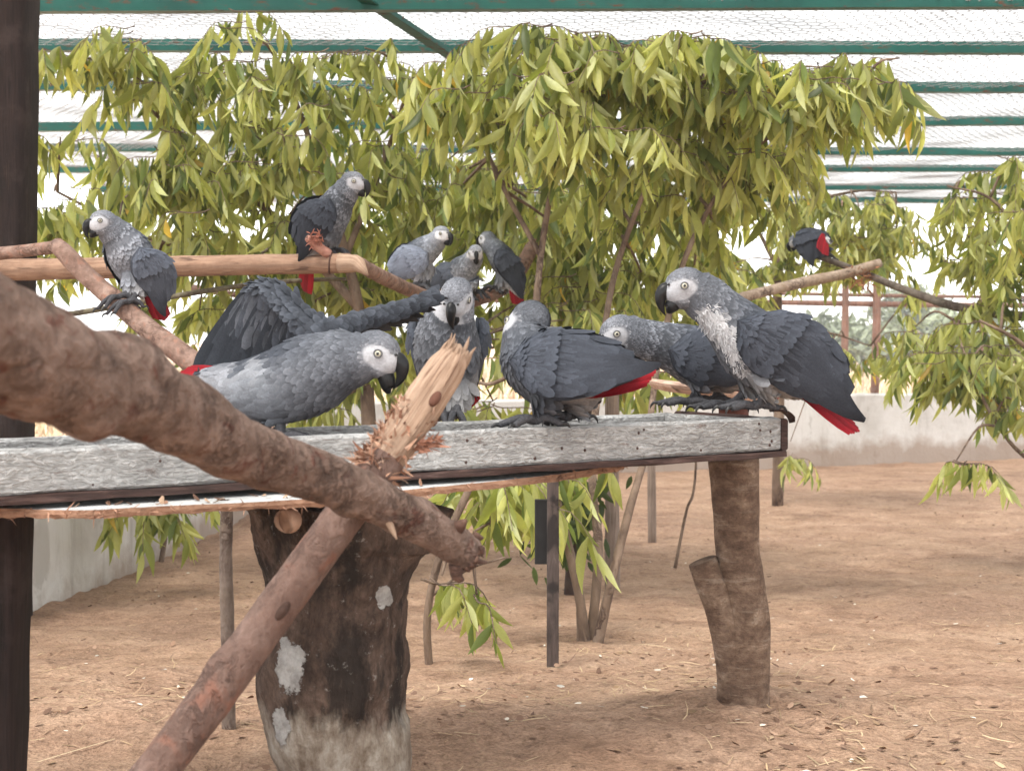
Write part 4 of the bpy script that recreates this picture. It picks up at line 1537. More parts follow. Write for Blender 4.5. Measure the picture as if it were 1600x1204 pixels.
limb('perch_branch', [(560, 412, 3.06, .016), (600, 434, 3.35, .017), (650, 457, 3.8, .0185), (700, 474, 4.1, .020), (750, 466, 4.2, .021), (795, 444, 4.25, .021), (820, 408, 4.3, .022), (836, 372, 4.35, .020), (848, 330, 4.4, .014)], PINK,
     'pinkish bent perch branch holding three huddled parrots', seed=12, knots=((.8, 1, .02, .006),))
limb('perch_branch', [(88, 383, 2.88, .0165), (104, 398, 2.86, .0190), (135, 430, 2.85, .0195), (180, 470, 2.82, .0205), (240, 521, 2.78, .0215), (300, 566, 2.74, .0225), (380, 640, 2.7, .023), (470, 760, 2.66, .024), (540, 985, 2.62, .025)], PINK,
     'slanting pinkish perch branch gripped by the scaly-chested parrot', seed=13, base=-1, knots=((.18, 1.4, .012, .006), (.42, 2.0, .02, .004), (.50, 1.2, .014, .005)))
limb('dead_branch', [(-90, 402, 3.0, .015), (0, 396, 2.98, .014), (40, 392, 2.95, .0135), (86, 386, 2.91, .0135)], PINK, 'short dead branch end lying along the peeled perch pole', seed=14, base=-1)
limb('perch_stick', [(60, 498, 3.2, .006), (120, 489, 3.2, .0065), (270, 463, 3.2, .0062), (380, 446, 3.2, .0055), (470, 438, 3.15, .005), (540, 436, 3.12, .004)], m_bark('greenish_bark', [(.3, (.08, .07, .045)), (.6, (.17, .15, .10)), (.8, (.26, .23, .17))], 3),
     'thin grey-green stick below the peeled perch pole', 'stick', 8, .05, 3)
TAN = limb('perch_branch', [(1060, 474, 4.3, .015), (1130, 470, 4.5, .016), (1185, 458, 4.7, .0175), (1260, 440, 4.9, .019), (1320, 428, 5.0, .0185), (1352, 418, 5.05, .018), (1374, 411, 5.08, .0165)], m_bark('tan_bark', [(.3, (.26, .185, .13)), (.55, (.42, .32, .245)), (.8, (.54, .44, .36))], 2),
     'tan bare branch with chewed tip in front of the back fence', seed=15)
limb('perch_stick', [(1276, 400, 5.15, .010), (1300, 408, 5.14, .0115), (1350, 427, 5.10, .013), (1420, 455, 4.95, .0145), (1490, 478, 4.8, .0155), (1560, 490, 4.65, .016), (1640, 497, 4.55, .017), (1700, 500, 4.5, .018)], m_bark('grey_stick', [(.3, (.09, .075, .06)), (.6, (.20, .165, .135)), (.8, (.31, .27, .23))], 2),
     'long thin grey stick with a lone parrot at its tip', 'stick', 10, .08, 16, base=-1)
n = 70
bs = P(1345, 437, 5.02) + r_.normal(0, 1, (n, 3)) * [.03, .02, .02]
V, F, C = cards(bs, r_.normal(0, 1, (n, 3)) + [0, 0, -.5], r_.normal(0, 1, (n, 3)), r_.uniform(.015, .05, n), r_.uniform(.003, .007, n), 4, None, 0, .3, .1, 0, np.array([.36, .17, .09]) * r_.uniform(.6, 1.3, (n, 1)))
o = put('bark_shreds', mesh_np('bark_shreds', V, F, C), DRYG, TAN)
stuff(o)
# small steel bracket on the back wall
t = far_t(1526)
p = WA + (WB - WA) * t
mb = MB()
wd = nrm(WB - WA)
wn_ = np.array([wd[1], -wd[0], 0])
box8(mb, np.array([p[0], p[1], .40]) + wn_ * .068, [0, 0, 1], wd, wn_, .06, .02, .008, .002)
tag(mb.build('wall_bracket', m_plain('grey_steel', (.16, .15, .145), .6, .4, .3), None, (p[0], p[1], .34), smooth=False), 'small grey bracket plate fixed to the back wall', 'bracket')

# ------------------------------------------------------------------ grey parrots
def feather_mat():
    m = NT('plumage')
    at = m.n('Attribute', attribute_name='Col')
    v = m.coord('Object')
    c = m.mix(.5, at.outputs[0], m.ramp(m.noise(v, 420, 3, .6), [(.3, (.72, .72, .72)), (.7, (1.22, 1.22, 1.22))]), 'MULTIPLY')
    c = m.mix(.45, c, m.ramp(m.noise(v, 38, 4, .6), [(.3, (.75, .75, .76)), (.7, (1.2, 1.2, 1.2))]), 'MULTIPLY')
    m.color(c)
    m.rough(.75, .12)
    m.bump(m.noise(v, 700, 3, .6), .25, .002)
    return m.m


PLUME = feather_mat()
BEAK = m_plain('beak_horn', (.007, .007, .008), .38, .3, .3, 0, 160)
FOOT = m_plain('scaly_foot', (.055, .055, .061), .7, .2, .45, 0, 320)
CLAW = m_plain('claw', (.014, .014, .015), .4, .5)
IRIS = m_plain('iris', (.52, .50, .40), .25, .5)
PUPIL = m_plain('pupil', (.006, .006, .007), .12, .6)
LID = m_plain('eyelid', (.12, .12, .125), .6, .3)


class Bird:
    pass


def parrot(label, spine, head, hf, hu, dorsal, wings, tail, legs, tone=1.0, light=1.0, R=.028, vox=.0024, patches=(), fluff=(), fs=1.0, group='grey parrots', raised=None, eyes=True, chest=1.0, beakopen=0.0, barred=.5, seed=1):
    """spine: rows (px, py, Y, lateral radius, back-to-belly radius) from tail root to neck
    head: (px, py, Y) of the skull's middle; hf, hu: where the beak and the crown point
    wings: rows dict(s=shoulder, t=tip (px,py,Y), n=outward, hw=half width, th=bulge, tone=..)
    tail: (root, tip, spread, normal) ; legs: (hip, ankle, foot, toe direction)"""
    r = np.random.default_rng(seed)
    sp = np.array([[*P(*q[:3]), q[3], q[4]] for q in spine])
    hc = P(*head)
    hf, hu = nrm(hf), np.asarray(hu, float)
    hu = nrm(hu - hf * (hu @ hf))
    hl = np.cross(hf, hu)
    dorsal = nrm(dorsal)
    foot = P(*legs[0][2][:3]) if legs else sp[0, :3]
    root = tag(empty('parrot', foot), label, 'parrot', group)
    full = np.vstack([sp, [*(hc - hf * R * .35), R * .80, R * .86]])
    cm = catmull(full, 10)
    pt = cm[:, :3]
    T, U, W = frames(pt, dorsal)
    mb = MB()
    # trunk and neck
    sg = 22
    V, F = [], []
    for i in range(len(pt)):
        d = nrm(dorsal - T[i] * (dorsal @ T[i]))
        w = np.cross(T[i], d)
        for k in range(sg):
            a = 2 * math.pi * k / sg
            V.append(pt[i] + w * math.cos(a) * cm[i, 3] + d * math.sin(a) * cm[i, 4])
        if i:
            F += [((i - 1) * sg + k, (i - 1) * sg + (k + 1) % sg, i * sg + (k + 1) % sg, i * sg + k) for k in range(sg)]
    F += [tuple(range(sg))[::-1], tuple((len(pt) - 1) * sg + k for k in range(sg))]
    mb.add(V, F)
    # skull, brow, cheeks and the cere over the beak
    ellipsoid(mb, hc + hu * R * .06 - hf * R * .06, (hf, hl, hu), (R * .98, R * .76, R * .84), 22, 16)
    ellipsoid(mb, hc + hf * R * .42 - hu * R * .10, (hf, hl, hu), (R * .60, R * .60, R * .62), 18, 12)
    ellipsoid(mb, hc + hf * R * .10 - hu * R * .36, (hf, hl, hu), (R * .78, R * .62, R * .55), 18, 12)
    # thighs
    for (hip, ank, ft, td) in legs:
        a, b = P(*hip), P(*ank)
        tube(mb, [a, a * .5 + b * .5, b], [.021 * fs, .0155 * fs, .0068 * fs], 12, 5)
    me = mb.mesh('tmp')
    ob = bpy.data.objects.new('tmp', me)
    COL.objects.link(ob)
    md = ob.modifiers.new('r', 'REMESH')
    md.mode = 'VOXEL'
    md.voxel_size = vox
    s2 = ob.modifiers.new('s', 'SMOOTH')
    s2.iterations = 5
    s2.factor = .6
    dg = bpy.context.evaluated_depsgraph_get()
    body = bpy.data.meshes.new_from_object(ob.evaluated_get(dg), depsgraph=dg)
    bpy.data.objects.remove(ob)
    body.name = 'body'
    n = len(body.vertices)
    co = np.zeros(n * 3, np.float32)
    body.vertices.foreach_get('co', co)
    co = co.reshape(-1, 3).astype(float)
    no = np.zeros(n * 3, np.float32)
    body.vertices.foreach_get('normal', no)
    no = no.reshape(-1, 3).astype(float)

    def region(p, nn):
        """colour of plumage, length of feather, flow and rim strength over the body"""
        d2 = ((p[:, None] - pt[None]) ** 2).sum(2)
        k = d2.argmin(1)
        t = k / (len(pt) - 1)
        ds = (nn * dorsal[None]).sum(1)
        back = np.array([.046, .052, .065]) * tone
        neck = np.array([.090, .097, .112]) * tone * light
        breast = np.array([.100, .106, .120]) * tone * light * chest
        belly = np.array([.30, .295, .295]) * light
        w = np.clip((ds + .15) / .7, 0, 1)[:, None]
        c = breast * (1 - w) + back * w
        lo = (np.clip((.34 - t) / .22, 0, 1) * np.clip(.45 - ds, 0, 1) * 1.5).clip(0, 1)[:, None]
        c = c * (1 - lo) + belly * lo
        nk = np.clip((t - .55) / .22, 0, 1)[:, None]
        c = c * (1 - nk) + neck * nk
        q = p - hc
        f, l, u = q @ hf / R, np.abs(q @ hl) / R, q @ hu / R
        crown = ((f ** 2 + l ** 2 + u ** 2) < 1.7)
        cc = np.array([.150, .157, .176]) * light
        kc = (crown * np.clip((f + .45) / .8, 0, 1))[:, None]
        c = c * (1 - kc) + cc * kc
        # bare white face: from the cere round the eye
        wb = np.array([noise.noise(Vector(x * 90)) for x in p]) * .16
        fd = np.sqrt(((f - .38) / np.where(f > .38, .9, .72)) ** 2 + ((u + .05 + .10 * (f - .3)) / .50) ** 2) + wb
        fm = np.clip((1.06 - fd) / .24, 0, 1) * np.clip((l - .16) / .18, 0, 1) * crown
        cere = np.clip((f - .66) / .12, 0, 1) * np.clip((.40 - u) / .2, 0, 1) * crown
        fm = np.maximum(fm, cere)
        face = np.array([.42, .425, .45]) * light
        c = c * (1 - fm[:, None]) + face * fm[:, None]
        ln = (.0052 + .0068 * np.clip((1 - t) * 1.6, 0, 1)) * np.where(crown, .62, 1.0)
        rim = np.clip(.25 + .75 * np.clip((t - .45) / .3, 0, 1), 0, 1) * barred * (1 - lo[:, 0]) + .25 * (ds < .1) * barred
        rim = np.where(crown, rim * .45, rim)
        flow = -T[k]
        flow = np.where(crown[:, None], -hf[None] * .8 - hu[None] * .2, flow)
        for (px, py, Y, rad, col, st) in patches:
            c0 = P(px, py, Y)
            dd = np.linalg.norm((p - c0), axis=1) / rad
            wob = np.array([noise.noise(Vector(x * 160)) for x in p]) * .45
            kk = (np.clip((1.0 + wob - dd) / .25, 0, 1) * st)[:, None]
            c = c * (1 - kk) + np.array(col) * kk
            rim = rim * (1 - kk[:, 0])
        return c, ln, flow, rim, fm, crown

    c, ln, flow, rim, fm, crown = region(co, no)
    c = c * r.uniform(.93, 1.07, (n, 1))
    c4 = np.ones((n, 4), np.float32)
    c4[:, :3] = c
    a = body.color_attributes.new('Col', 'FLOAT_COLOR', 'POINT')
    a.data.foreach_set('color', c4.ravel())
    body.polygons.foreach_set('use_smooth', np.ones(len(body.polygons), bool))
    bvh = BVHTree.FromPolygons([Vector(x) for x in co], [tuple(p.vertices) for p in body.polygons])
    body_o = put('body', body, PLUME, root)

    def scatter(co, no, ln, flow, rim, c, skip, dens=.54, wid=.80, lift=.11):
        idx = r.permutation(len(co))
        seen = {}
        keep = []
        for i in idx:
            if skip[i]:
                continue
            s = ln[i] * dens
            p = co[i]
            key = tuple((p // .006).astype(int))
            ok = True
            rr = int(math.ceil(s / .006))
            for dx in range(-rr, rr + 1):
                for dy in range(-rr, rr + 1):
                    for dz in range(-rr, rr + 1):
                        for j in seen.get((key[0] + dx, key[1] + dy, key[2] + dz), ()):
                            if ((co[j] - p) ** 2).sum() < s * s:
                                ok = False
                                break
                        if not ok:
                            break
                    if not ok:
                        break
                if not ok:
                    break
            if ok:
                keep.append(i)
                seen.setdefault(key, []).append(i)
        k = np.array(keep)
        D = flow[k] + r.normal(0, .13, (len(k), 3))
        D = D - no[k] * (D * no[k]).sum(1)[:, None]
        D /= np.linalg.norm(D, axis=1)[:, None] + 1e-9
        cc = c[k] * r.uniform(.82, 1.16, (len(k), 1))
        rc = cc * (1 + 1.7 * rim[k][:, None]) + .025 * rim[k][:, None]
        cc = cc * (1 - .30 * rim[k][:, None])
        L = ln[k] * r.uniform(.9, 1.25, len(k))
        return cards(co[k] + no[k] * .0001, D, no[k], L * 1.55, L * wid * 1.2, 5, np.array([.5, .95, 1, .85, .32]), lift + r.normal(0, .02, len(k)), -.07, .10, r.normal(0, .06, len(k)), cc, rc, .6, 1.0)

    VV, FF, CC = [], [], []

    def push(V, F, C):
        FF.append(F + sum(len(v) for v in VV))
        VV.append(V)
        CC.append(C)

    near_eye = np.zeros(n, bool)
    push(*scatter(co, no, ln * fs, flow, rim, c, (fm > .35)))
    # loose white down
    for (px, py, Y, rad, cnt, col) in fluff:
        c0 = P(px, py, Y)
        j = np.where(np.linalg.norm(co - c0, axis=1) < rad)[0]
        if not len(j):
            continue
        cnt = int(cnt * 5)
        j = r.choice(j, cnt)
        D = flow[j] + no[j] * .12 + r.normal(0, .38, (cnt, 3))
        push(*cards(co[j], D, no[j] + r.normal(0, .3, (cnt, 3)), r.uniform(.004, .009, cnt), r.uniform(.0007, .0018, cnt), 4, np.array([.6, 1, .8, .3]), .05, -.05, .1, r.normal(0, .5, cnt), np.array(col) * r.uniform(.7, 1.15, (cnt, 1))))
    stuff(put('plumage', mesh_np('plumage', np.vstack(VV), np.vstack(FF), np.vstack(CC)), PLUME, body_o))

    # beak
    def hp(f, l, u):
        return hc + (hf * f + hl * l + hu * u) * R
    bk = MB()
    path = [hp(.66, 0, .04), hp(.94, 0, .03), hp(1.13, 0, -.16), hp(1.22, 0, -.46), hp(1.19, 0, -.78), hp(1.08, 0, -1.06)]
    tube(bk, path, np.array([.36, .345, .30, .215, .115, .015]) * R, 14, 5, up0=hl, flat=.74)
    b1 = bk.build('beak', BEAK, root)
    lo = MB()
    path = [hp(.45, 0, -.48), hp(.72, 0, -.66 - beakopen * .2), hp(.92, 0, -.80 - beakopen * .4), hp(1.02, 0, -.80 - beakopen * .4)]
    tube(lo, path, np.array([.34, .34, .24, .05]) * R, 12, 4, up0=hl, flat=.9)
    lo.build('lower_beak', BEAK, root)
    for s in (-1, 1):
        nb = MB()
        ellipsoid(nb, hp(.84, s * .34, .27), (hf, hl, hu), (R * .07, R * .07, R * .06), 8, 6)
        nb.build('nostril', PUPIL, b1)
    # eyes seated on the face
    if eyes:
        for s in (-1, 1):
            org = hp(.26, s * 2.0, .10)
            hit = bvh.ray_cast(Vector(org), Vector(-hl * s))
            p0 = np.array(hit[0]) if hit[0] is not None else hp(.26, s * .7, .10)
            nn_ = nrm(np.array(hit[1]) * .5 + hl * s * .8) if hit[0] is not None else hl * s
            a1 = nrm(hf - nn_ * (hf @ nn_))
            a2 = np.cross(nn_, a1)
            lid = MB()
            ringp = [p0 + nn_ * R * .03 + (a1 * math.cos(x) * 1.08 + a2 * math.sin(x)) * R * .150 for x in np.linspace(0, 2 * math.pi, 15)]
            tube(lid, ringp, R * .030, 6, 2)
            eb = MB()
            ellipsoid(eb, p0 - nn_ * R * .03, (a1, a2, nn_), (R * .145, R * .14, R * .11), 16, 10)
            e_ = eb.build('eye', IRIS, root)
            pb = MB()
            ellipsoid(pb, p0 + nn_ * R * .045, (a1, a2, nn_), (R * .075, R * .075, R * .045), 12, 8)
            pb.build('pupil', PUPIL, e_)
            lid.build('eyelid', LID, e_)

    # wings
    def folded(w):
        S, Tp = P(*w['s']), P(*w['t'])
        ax = Tp - S
        L = np.linalg.norm(ax)
        ax /= L
        nn_ = np.asarray(w['n'], float)
        nn_ = nrm(nn_ - ax * (nn_ @ ax))
        bb_ = np.cross(nn_, ax)
        if bb_ @ dorsal < 0:
            bb_ = -bb_
        hw, th = w.get('hw', .042), w.get('th', .020)
        wt = w.get('tone', 1.0) * tone
        cam_ = w.get('camber', .010)

        def width(s):
            return hw * np.interp(s, [-.08, 0, .08, .2, .35, .5, .65, .8, 1], [.0, .50, .78, .98, 1.0, .86, .62, .38, .12])

        def cen(s):
            return cam_ * np.sin(np.pi * np.clip(s, 0, 1))

        def surf(s, v):
            """point and outward normal on the wing's outer face, v in -1..1 across"""
            s, v = np.asarray(s, float), np.asarray(v, float)
            wd = width(s)
            h = th * np.interp(s, [-.08, 0, .2, .5, .8, 1], [.2, .65, 1.0, .72, .42, .25]) * np.sqrt(np.clip(1 - .92 * v * v, 0, 1))
            p = S + ax * (s * L)[..., None] + bb_ * (v * wd + cen(s))[..., None] + nn_ * h[..., None]
            return p

        def surfn(s, v):
            s, v = np.asarray(s, float), np.clip(np.asarray(v, float), -.97, .97)
            p = surf(s, v)
            ts, tv = surf(s + .01, v) - surf(s - .01, v), surf(s, v + .03) - surf(s, v - .03)
            nv = np.cross(ts, tv)
            nv = nv * np.sign((nv * nn_).sum(-1))[..., None]
            ts = ts / np.linalg.norm(ts, axis=-1)[..., None]
            return p, nv / (np.linalg.norm(nv, axis=-1)[..., None] + 1e-12), ts
        # shell
        ss_, vv_ = np.linspace(-.08, .80, 23), np.linspace(-1, 1, 13)
        Sg, Vg = np.meshgrid(ss_, vv_, indexing='ij')
        p = surf(Sg, Vg)
        pin = p - nn_ * .006
        nr, nc = p.shape[:2]
        V = np.vstack([p.reshape(-1, 3), pin.reshape(-1, 3)])
        ii = (np.arange(nr - 1)[:, None] * nc + np.arange(nc - 1)[None]).ravel()
        q1 = np.stack([ii, ii + 1, ii + 1 + nc, ii + nc], 1)
        F = np.vstack([q1, q1[:, ::-1] + nr * nc])
        dk = np.array([.046, .052, .066]) * wt
        sh = mesh_np('wing', V, F, np.tile(dk * .7, (len(V), 1)))
        wo = put('wing', sh, PLUME, root)
        # small covert scales, growing toward the rear
        VV, FF, CC = [], [], []

        def push(V, F, C):
            FF.append(F + sum(len(v) for v in VV))
            VV.append(V)
            CC.append(C)
        rows_ = np.concatenate([np.linspace(-.07, .12, 13), np.linspace(.145, .52, 11)])
        for s in rows_[::-1]:
            fl = np.interp(s, [-.06, .1, .3, .46], [.010, .015, .024, .034]) * fs
            nb_ = max(4, int(2 * width(s) / (fl * .42)))
            v = (np.arange(nb_) + .5 + r.uniform(-.25, .25, nb_) + r.uniform(0, .5)) / nb_ * 2 - 1
            v = np.clip(v, -1, 1)
            p, nv, ts_ = surfn(np.full(nb_, s) + r.uniform(-.008, .008, nb_), v)
            D = ts_ + r.normal(0, .05, (nb_, 3))
            D = D - nv * (D * nv).sum(1)[:, None]
            cc = dk * r.uniform(.84, 1.14, (nb_, 1)) * np.interp(s, [-.06, .2, .40, .52], [1.18, 1.05, .95, .86])
            push(*cards(p, D, nv, fl * r.uniform(.95, 1.15, nb_), fl * .66, 5, np.array([.5, .95, 1, .85, .35]), .032, -.03, .07, 0, cc, cc * w.get('rim', 1.28), .5, 1.0))
        stuff(put('covert_feathers', mesh_np('covert_feathers', np.vstack(VV), np.vstack(FF), np.vstack(CC)), PLUME, wo))
        # flight feathers, each its own blade
        fl_ = []
        for k in range(8):          # inner flight feathers
            v = .80 - k * .21
            fl_.append((.36 + .012 * k, v * .9, .60 + .035 * k, v * .55 + .05, .019 * fs, .92, .05))
        for k in range(7):          # long dark outer ones
            v = .15 - k * .15
            fl_.append((.50 + .01 * k, v, .80 + .033 * k, .25 - .10 * k, .0165 * fs, .80, .0))
        for (s0, v0, s1, v1, wd, tn, lf) in fl_[::-1]:
            p0, n0, _ = surfn(np.array([s0]), np.array([v0]))
            p1, n1, _ = surfn(np.array([min(s1, .99)]), np.array([np.clip(v1, -1, 1)]))
            p1 = p1 + ax * max(0, s1 - 1) * L
            p0 = p0 + n0 * (.0006 - .0016 * (1 - tn))
            D = p1 - p0
            cc = dk * tn * r.uniform(.9, 1.1)
            V, F, C = cards(p0, D, (n0 + n1) / 2, np.linalg.norm(D), wd, 7, np.array([.5, .9, 1, 1, .95, .75, .25]), .085, -.085, .10, 0, [cc], [cc * 1.35], .5, .3, tipcol=np.array([.022, .024, .030]) * (wt ** .5) if tn < .9 else None)
            put('flight_feather', mesh_np('flight_feather', V, F, C), PLUME, wo)
        return wo

    for w in wings:
        folded(w)

    # raised wing of a flapping bird
    def spread_wing(w):
        arm = np.array([P(*q) for q in w['arm']])
        tips = np.array([P(*q) for q in w['tips']])
        nn_ = nrm(w['n'])
        A, B = catmull(arm, 12), catmull(tips, 12)
        mb = MB()
        tube(mb, arm, w['r'], 12, 8, .05, 60, 2, flat=.75, col=tuple(np.array([.04, .045, .055]) * tone))
        wo = mb.build('wing', PLUME, root)
        N_ = w['count']
        dk = np.array([.030, .034, .042]) * tone
        for k in range(N_):
            t = k / (N_ - 1)
            b = A[int(t * (len(A) - 1))]
            e = B[int(t * (len(B) - 1))]
            D = e - b
            cc = dk * r.uniform(.8, 1.15)
            V, F, C = cards([b + nn_ * .0012 * (k % 3)], [D], [nn_], np.linalg.norm(D), w['w'], 8, np.array([.55, .9, 1, 1, 1, .95, .75, .25]), 0, w.get('bend', -.08), .08, 0, [cc], [cc * 1.4], .5, .4)
            put('flight_feather', mesh_np('flight_feather', V, F, C), PLUME, wo)
        VV, FF, CC = [], [], []
        off = 0
        for lay in range(7):
            m_ = int(N_ * 2.0)
            t = (np.arange(m_) + r.random(m_)) / m_
            b = A[(t * (len(A) - 1)).astype(int)]
            e = B[(t * (len(B) - 1)).astype(int)]
            D = e - b
            Ln = np.linalg.norm(D, axis=1)
            st = b + D * (.02 + .07 * lay) + nn_ * (.0075 - .0007 * lay)
            col = (np.array([.056, .060, .070]) * tone if lay % 2 else np.array([.040, .044, .054]) * tone) * r.uniform(.7, 1.35, (m_, 1))
            V, F, C = cards(st, D + r.normal(0, .008, (m_, 3)), np.tile(nn_, (m_, 1)), Ln * r.uniform(.13, .21, m_) + .012, .017, 5, np.array([.5, .95, 1, .85, .35]), .03, -.08, .12, 0, col, col * 1.5, .5, 1)
            VV.append(V); FF.append(F + off); CC.append(C)
            off += len(V)
        m_ = 900
        t = r.random(m_)
        ia = (t * (len(A) - 1)).astype(int)
        Tt, Ut, Wt = frames(A, nn_)
        rr = np.interp(t, np.linspace(0, 1, len(w['r'])), w['r'])
        th_ = r.uniform(0, 2 * math.pi, m_)
        on_ = Ut[ia] * (np.sin(th_) * .75)[:, None] + Wt[ia] * np.cos(th_)[:, None]
        st = A[ia] + on_ * (rr * .97)[:, None]
        e = B[(t * (len(B) - 1)).astype(int)]
        D = e - A[ia]
        D = D / np.linalg.norm(D, axis=1)[:, None] + Tt[ia] * .5
        D = D - on_ * (D * on_).sum(1)[:, None] / (on_ ** 2).sum(1)[:, None]
        col = np.array([.040, .045, .055]) * tone * r.uniform(.7, 1.3, (m_, 1))
        V, F, C = cards(st, D + r.normal(0, .15, (m_, 3)), on_, r.uniform(.010, .020, m_), .010, 5, np.array([.5, .95, 1, .85, .35]), .12, -.08, .1, 0, col, col * 1.6, .5, 1)
        VV.append(V); FF.append(F + off); CC.append(C)
        stuff(put('covert_feathers', mesh_np('covert_feathers', np.vstack(VV), np.vstack(FF), np.vstack(CC)), PLUME, wo))
    for w in (raised or ()):
        spread_wing(w)

    # tail: red blades
    if tail:
        ra, tb, spread, tn_ = P(*tail[0]), P(*tail[1]), tail[2], nrm(tail[3])
        D0 = tb - ra
        L = np.linalg.norm(D0)
        D0 /= L
        sd_ = nrm(np.cross(D0, tn_))
        nt = 9
        to = None
        for k in range(nt):
            u = (k / (nt - 1) - .5) * 2
            D = D0 + sd_ * u * spread
            b = ra + sd_ * u * .007 - nrm(tn_) * abs(u) * .003 + nrm(tn_) * (.0008 * (k % 2))
            cc = np.array([.30, .010, .018]) * r.uniform(.65, 1.2)
            V, F, C = cards([b - D0 * .02], [D], [tn_], (L + .02) * (1 - .10 * abs(u)), .019, 6, np.array([.6, .9, 1, 1, .85, .40]), 0, -.02, .12, 0, [cc], [cc * .6], .7, .2)
            if to is None:
                to = put('tail', mesh_np('tail', V, F, C), PLUME, root)
            else:
                put('tail_feather', mesh_np('tail_feather', V, F, C), PLUME, to)

    # legs and gripping feet
    for (hip, ank, ft, td) in legs:
        a, f_ = P(*ank), P(*ft[:3])
        lg = MB()
        tube(lg, [a, (a + f_) / 2, f_ + [0, 0, .006 * fs]], np.array([.0062, .0056, .0062]) * fs, 10, 4, .08, 160, 3)
        lo_ = lg.build('leg', FOOT, root)
        td = nrm(td)
        up = np.array([0, 0, 1.0])
        sd_ = nrm(np.cross(td, up))
        for (ang, ln_, dr) in ((-.32, .036, 0), (.26, .042, 0), (2.75, .026, .0), (3.5, .031, 0)):
            d = td * math.cos(ang) + sd_ * math.sin(ang)
            L = ln_ * fs
            p0 = f_ + [0, 0, .005 * fs]
            tb = MB()
            cv = ft[3] if len(ft) > 3 else .0
            pts_ = [p0, p0 + d * L * .38 + up * .0030 * fs, p0 + d * L * .72 + up * (.0005 - cv * .35) * fs, p0 + d * L + up * (-.0015 - cv) * fs]
            tube(tb, pts_, np.array([.0052, .0050, .0044, .0034]) * fs, 8, 5, .12, 260, 5)
            t_ = tb.build('toe', FOOT, lo_)
            cb = MB()
            e = pts_[-1]
            tube(cb, [e - d * .002, e + d * .0045 * fs + up * .0012 * fs, e + d * .0085 * fs - up * .003 * fs, e + d * .0095 * fs - up * .0075 * fs], np.array([.0026, .0021, .0014, .0003]) * fs, 7, 3)
            cb.build('claw', CLAW, lo_)
    return root


GR = 'grey parrots'
WHITE = (.52, .52, .535)
# standing at the end of the tray
parrot('tall dark-winged grey parrot with patchy white chest standing at the tray end',
       [(1262, 607, 1.75, .012, .013), (1232, 590, 1.75, .026, .027), (1200, 562, 1.75, .037, .041), (1170, 533, 1.75, .040, .043), (1143, 505, 1.75, .035, .036), (1118, 480, 1.75, .029, .030), (1097, 462, 1.75, .026, .029)],
       (1070, 450, 1.745), (-.96, -.22, -.16), (-.12, 0, 1), (.62, 0, .78),
       [dict(s=(1168, 512, 1.712), t=(1352, 657, 1.735), n=(-.1, -1, .1), hw=.046, th=.022), dict(s=(1172, 508, 1.788), t=(1356, 655, 1.765), n=(-.1, 1, .1), hw=.040, th=.018)],
       ((1268, 616, 1.75), (1345, 671, 1.745), .16, (.45, -.45, .8)),
       [((1188, 575, 1.73), (1197, 617, 1.74), (1178, 641, 1.745), (-1, -.25, 0)), ((1172, 570, 1.77), (1165, 612, 1.775), (1135, 640, 1.79), (-1, -.1, 0))],
       tone=.95, vox=.0021,
       patches=[(1108, 503, 1.725, .020, WHITE, 1), (1122, 522, 1.715, .018, WHITE, .9), (1130, 548, 1.715, .016, WHITE, .85), (1148, 577, 1.715, .014, WHITE, .8), (1165, 595, 1.72, .015, (.26, .265, .28), .9), (1098, 490, 1.73, .010, WHITE, 1)],
       fluff=[(1108, 503, 1.725, .022, 120, WHITE), (1125, 528, 1.715, .020, 110, WHITE), (1140, 560, 1.715, .018, 90, WHITE), (1152, 580, 1.72, .014, 60, WHITE)], seed=1, barred=.5)
# seen from behind, leaning over the tray edge
parrot('hunched grey parrot seen from behind with red tail crossing its neighbour',
       [(962, 588, 1.575, .012, .012), (935, 588, 1.585, .028, .026), (900, 583, 1.60, .040, .040), (865, 575, 1.61, .045, .047), (836, 556, 1.625, .042, .043), (824, 530, 1.635, .031, .032), (824, 513, 1.64, .026, .027)],
       (827, 503, 1.645), (-.62, .74, -.12), (0, 0, 1), (.1, -.62, .78),
       [dict(s=(812, 566, 1.572), t=(1036, 569, 1.535), n=(.1, -.85, .45), hw=.043, th=.020, camber=-.004), dict(s=(850, 548, 1.665), t=(1030, 576, 1.58), n=(.1, .75, .6), hw=.030, th=.010)],
       ((940, 600, 1.575), (1024, 577, 1.555), .13, (0, -.55, .8)),
       [((855, 610, 1.59), (840, 645, 1.585), (836, 664, 1.575, .003), (-.85, -.5, 0)), ((905, 615, 1.60), (893, 645, 1.605), (882, 657, 1.61), (-.8, -.6, 0))],
       tone=.95, vox=.0021, seed=2, barred=.35)
# preening one behind
parrot('scaly-necked grey parrot bowing its head behind its neighbour on the tray',
       [(1200, 590, 1.96, .012, .013), (1172, 577, 1.96, .028, .030), (1132, 565, 1.95, .038, .042), (1090, 556, 1.94, .038, .042), (1052, 543, 1.93, .032, .034), (1020, 533, 1.92, .026, .028), (995, 527, 1.91, .025, .027)],
       (966, 522, 1.90), (-.90, -.20, -.40), (-.35, -.05, .9), (.1, 0, 1),
       [dict(s=(1058, 550, 1.895), t=(1212, 600, 1.93), n=(-.1, -1, .15), hw=.040, th=.020, rim=1.2), dict(s=(1068, 540, 1.985), t=(1210, 596, 1.975), n=(0, 1, .2), hw=.036, th=.016)],
       ((1150, 595, 1.955), (1222, 612, 1.96), .14, (0, -.5, .9)),
       [((1092, 585, 1.92), (1088, 612, 1.92), (1076, 634, 1.905), (-1, -.2, 0)), ((1125, 585, 1.955), (1122, 612, 1.955), (1112, 631, 1.955), (-1, -.1, 0))],
       tone=1.05, vox=.0022, seed=3, barred=.8, light=1.05)
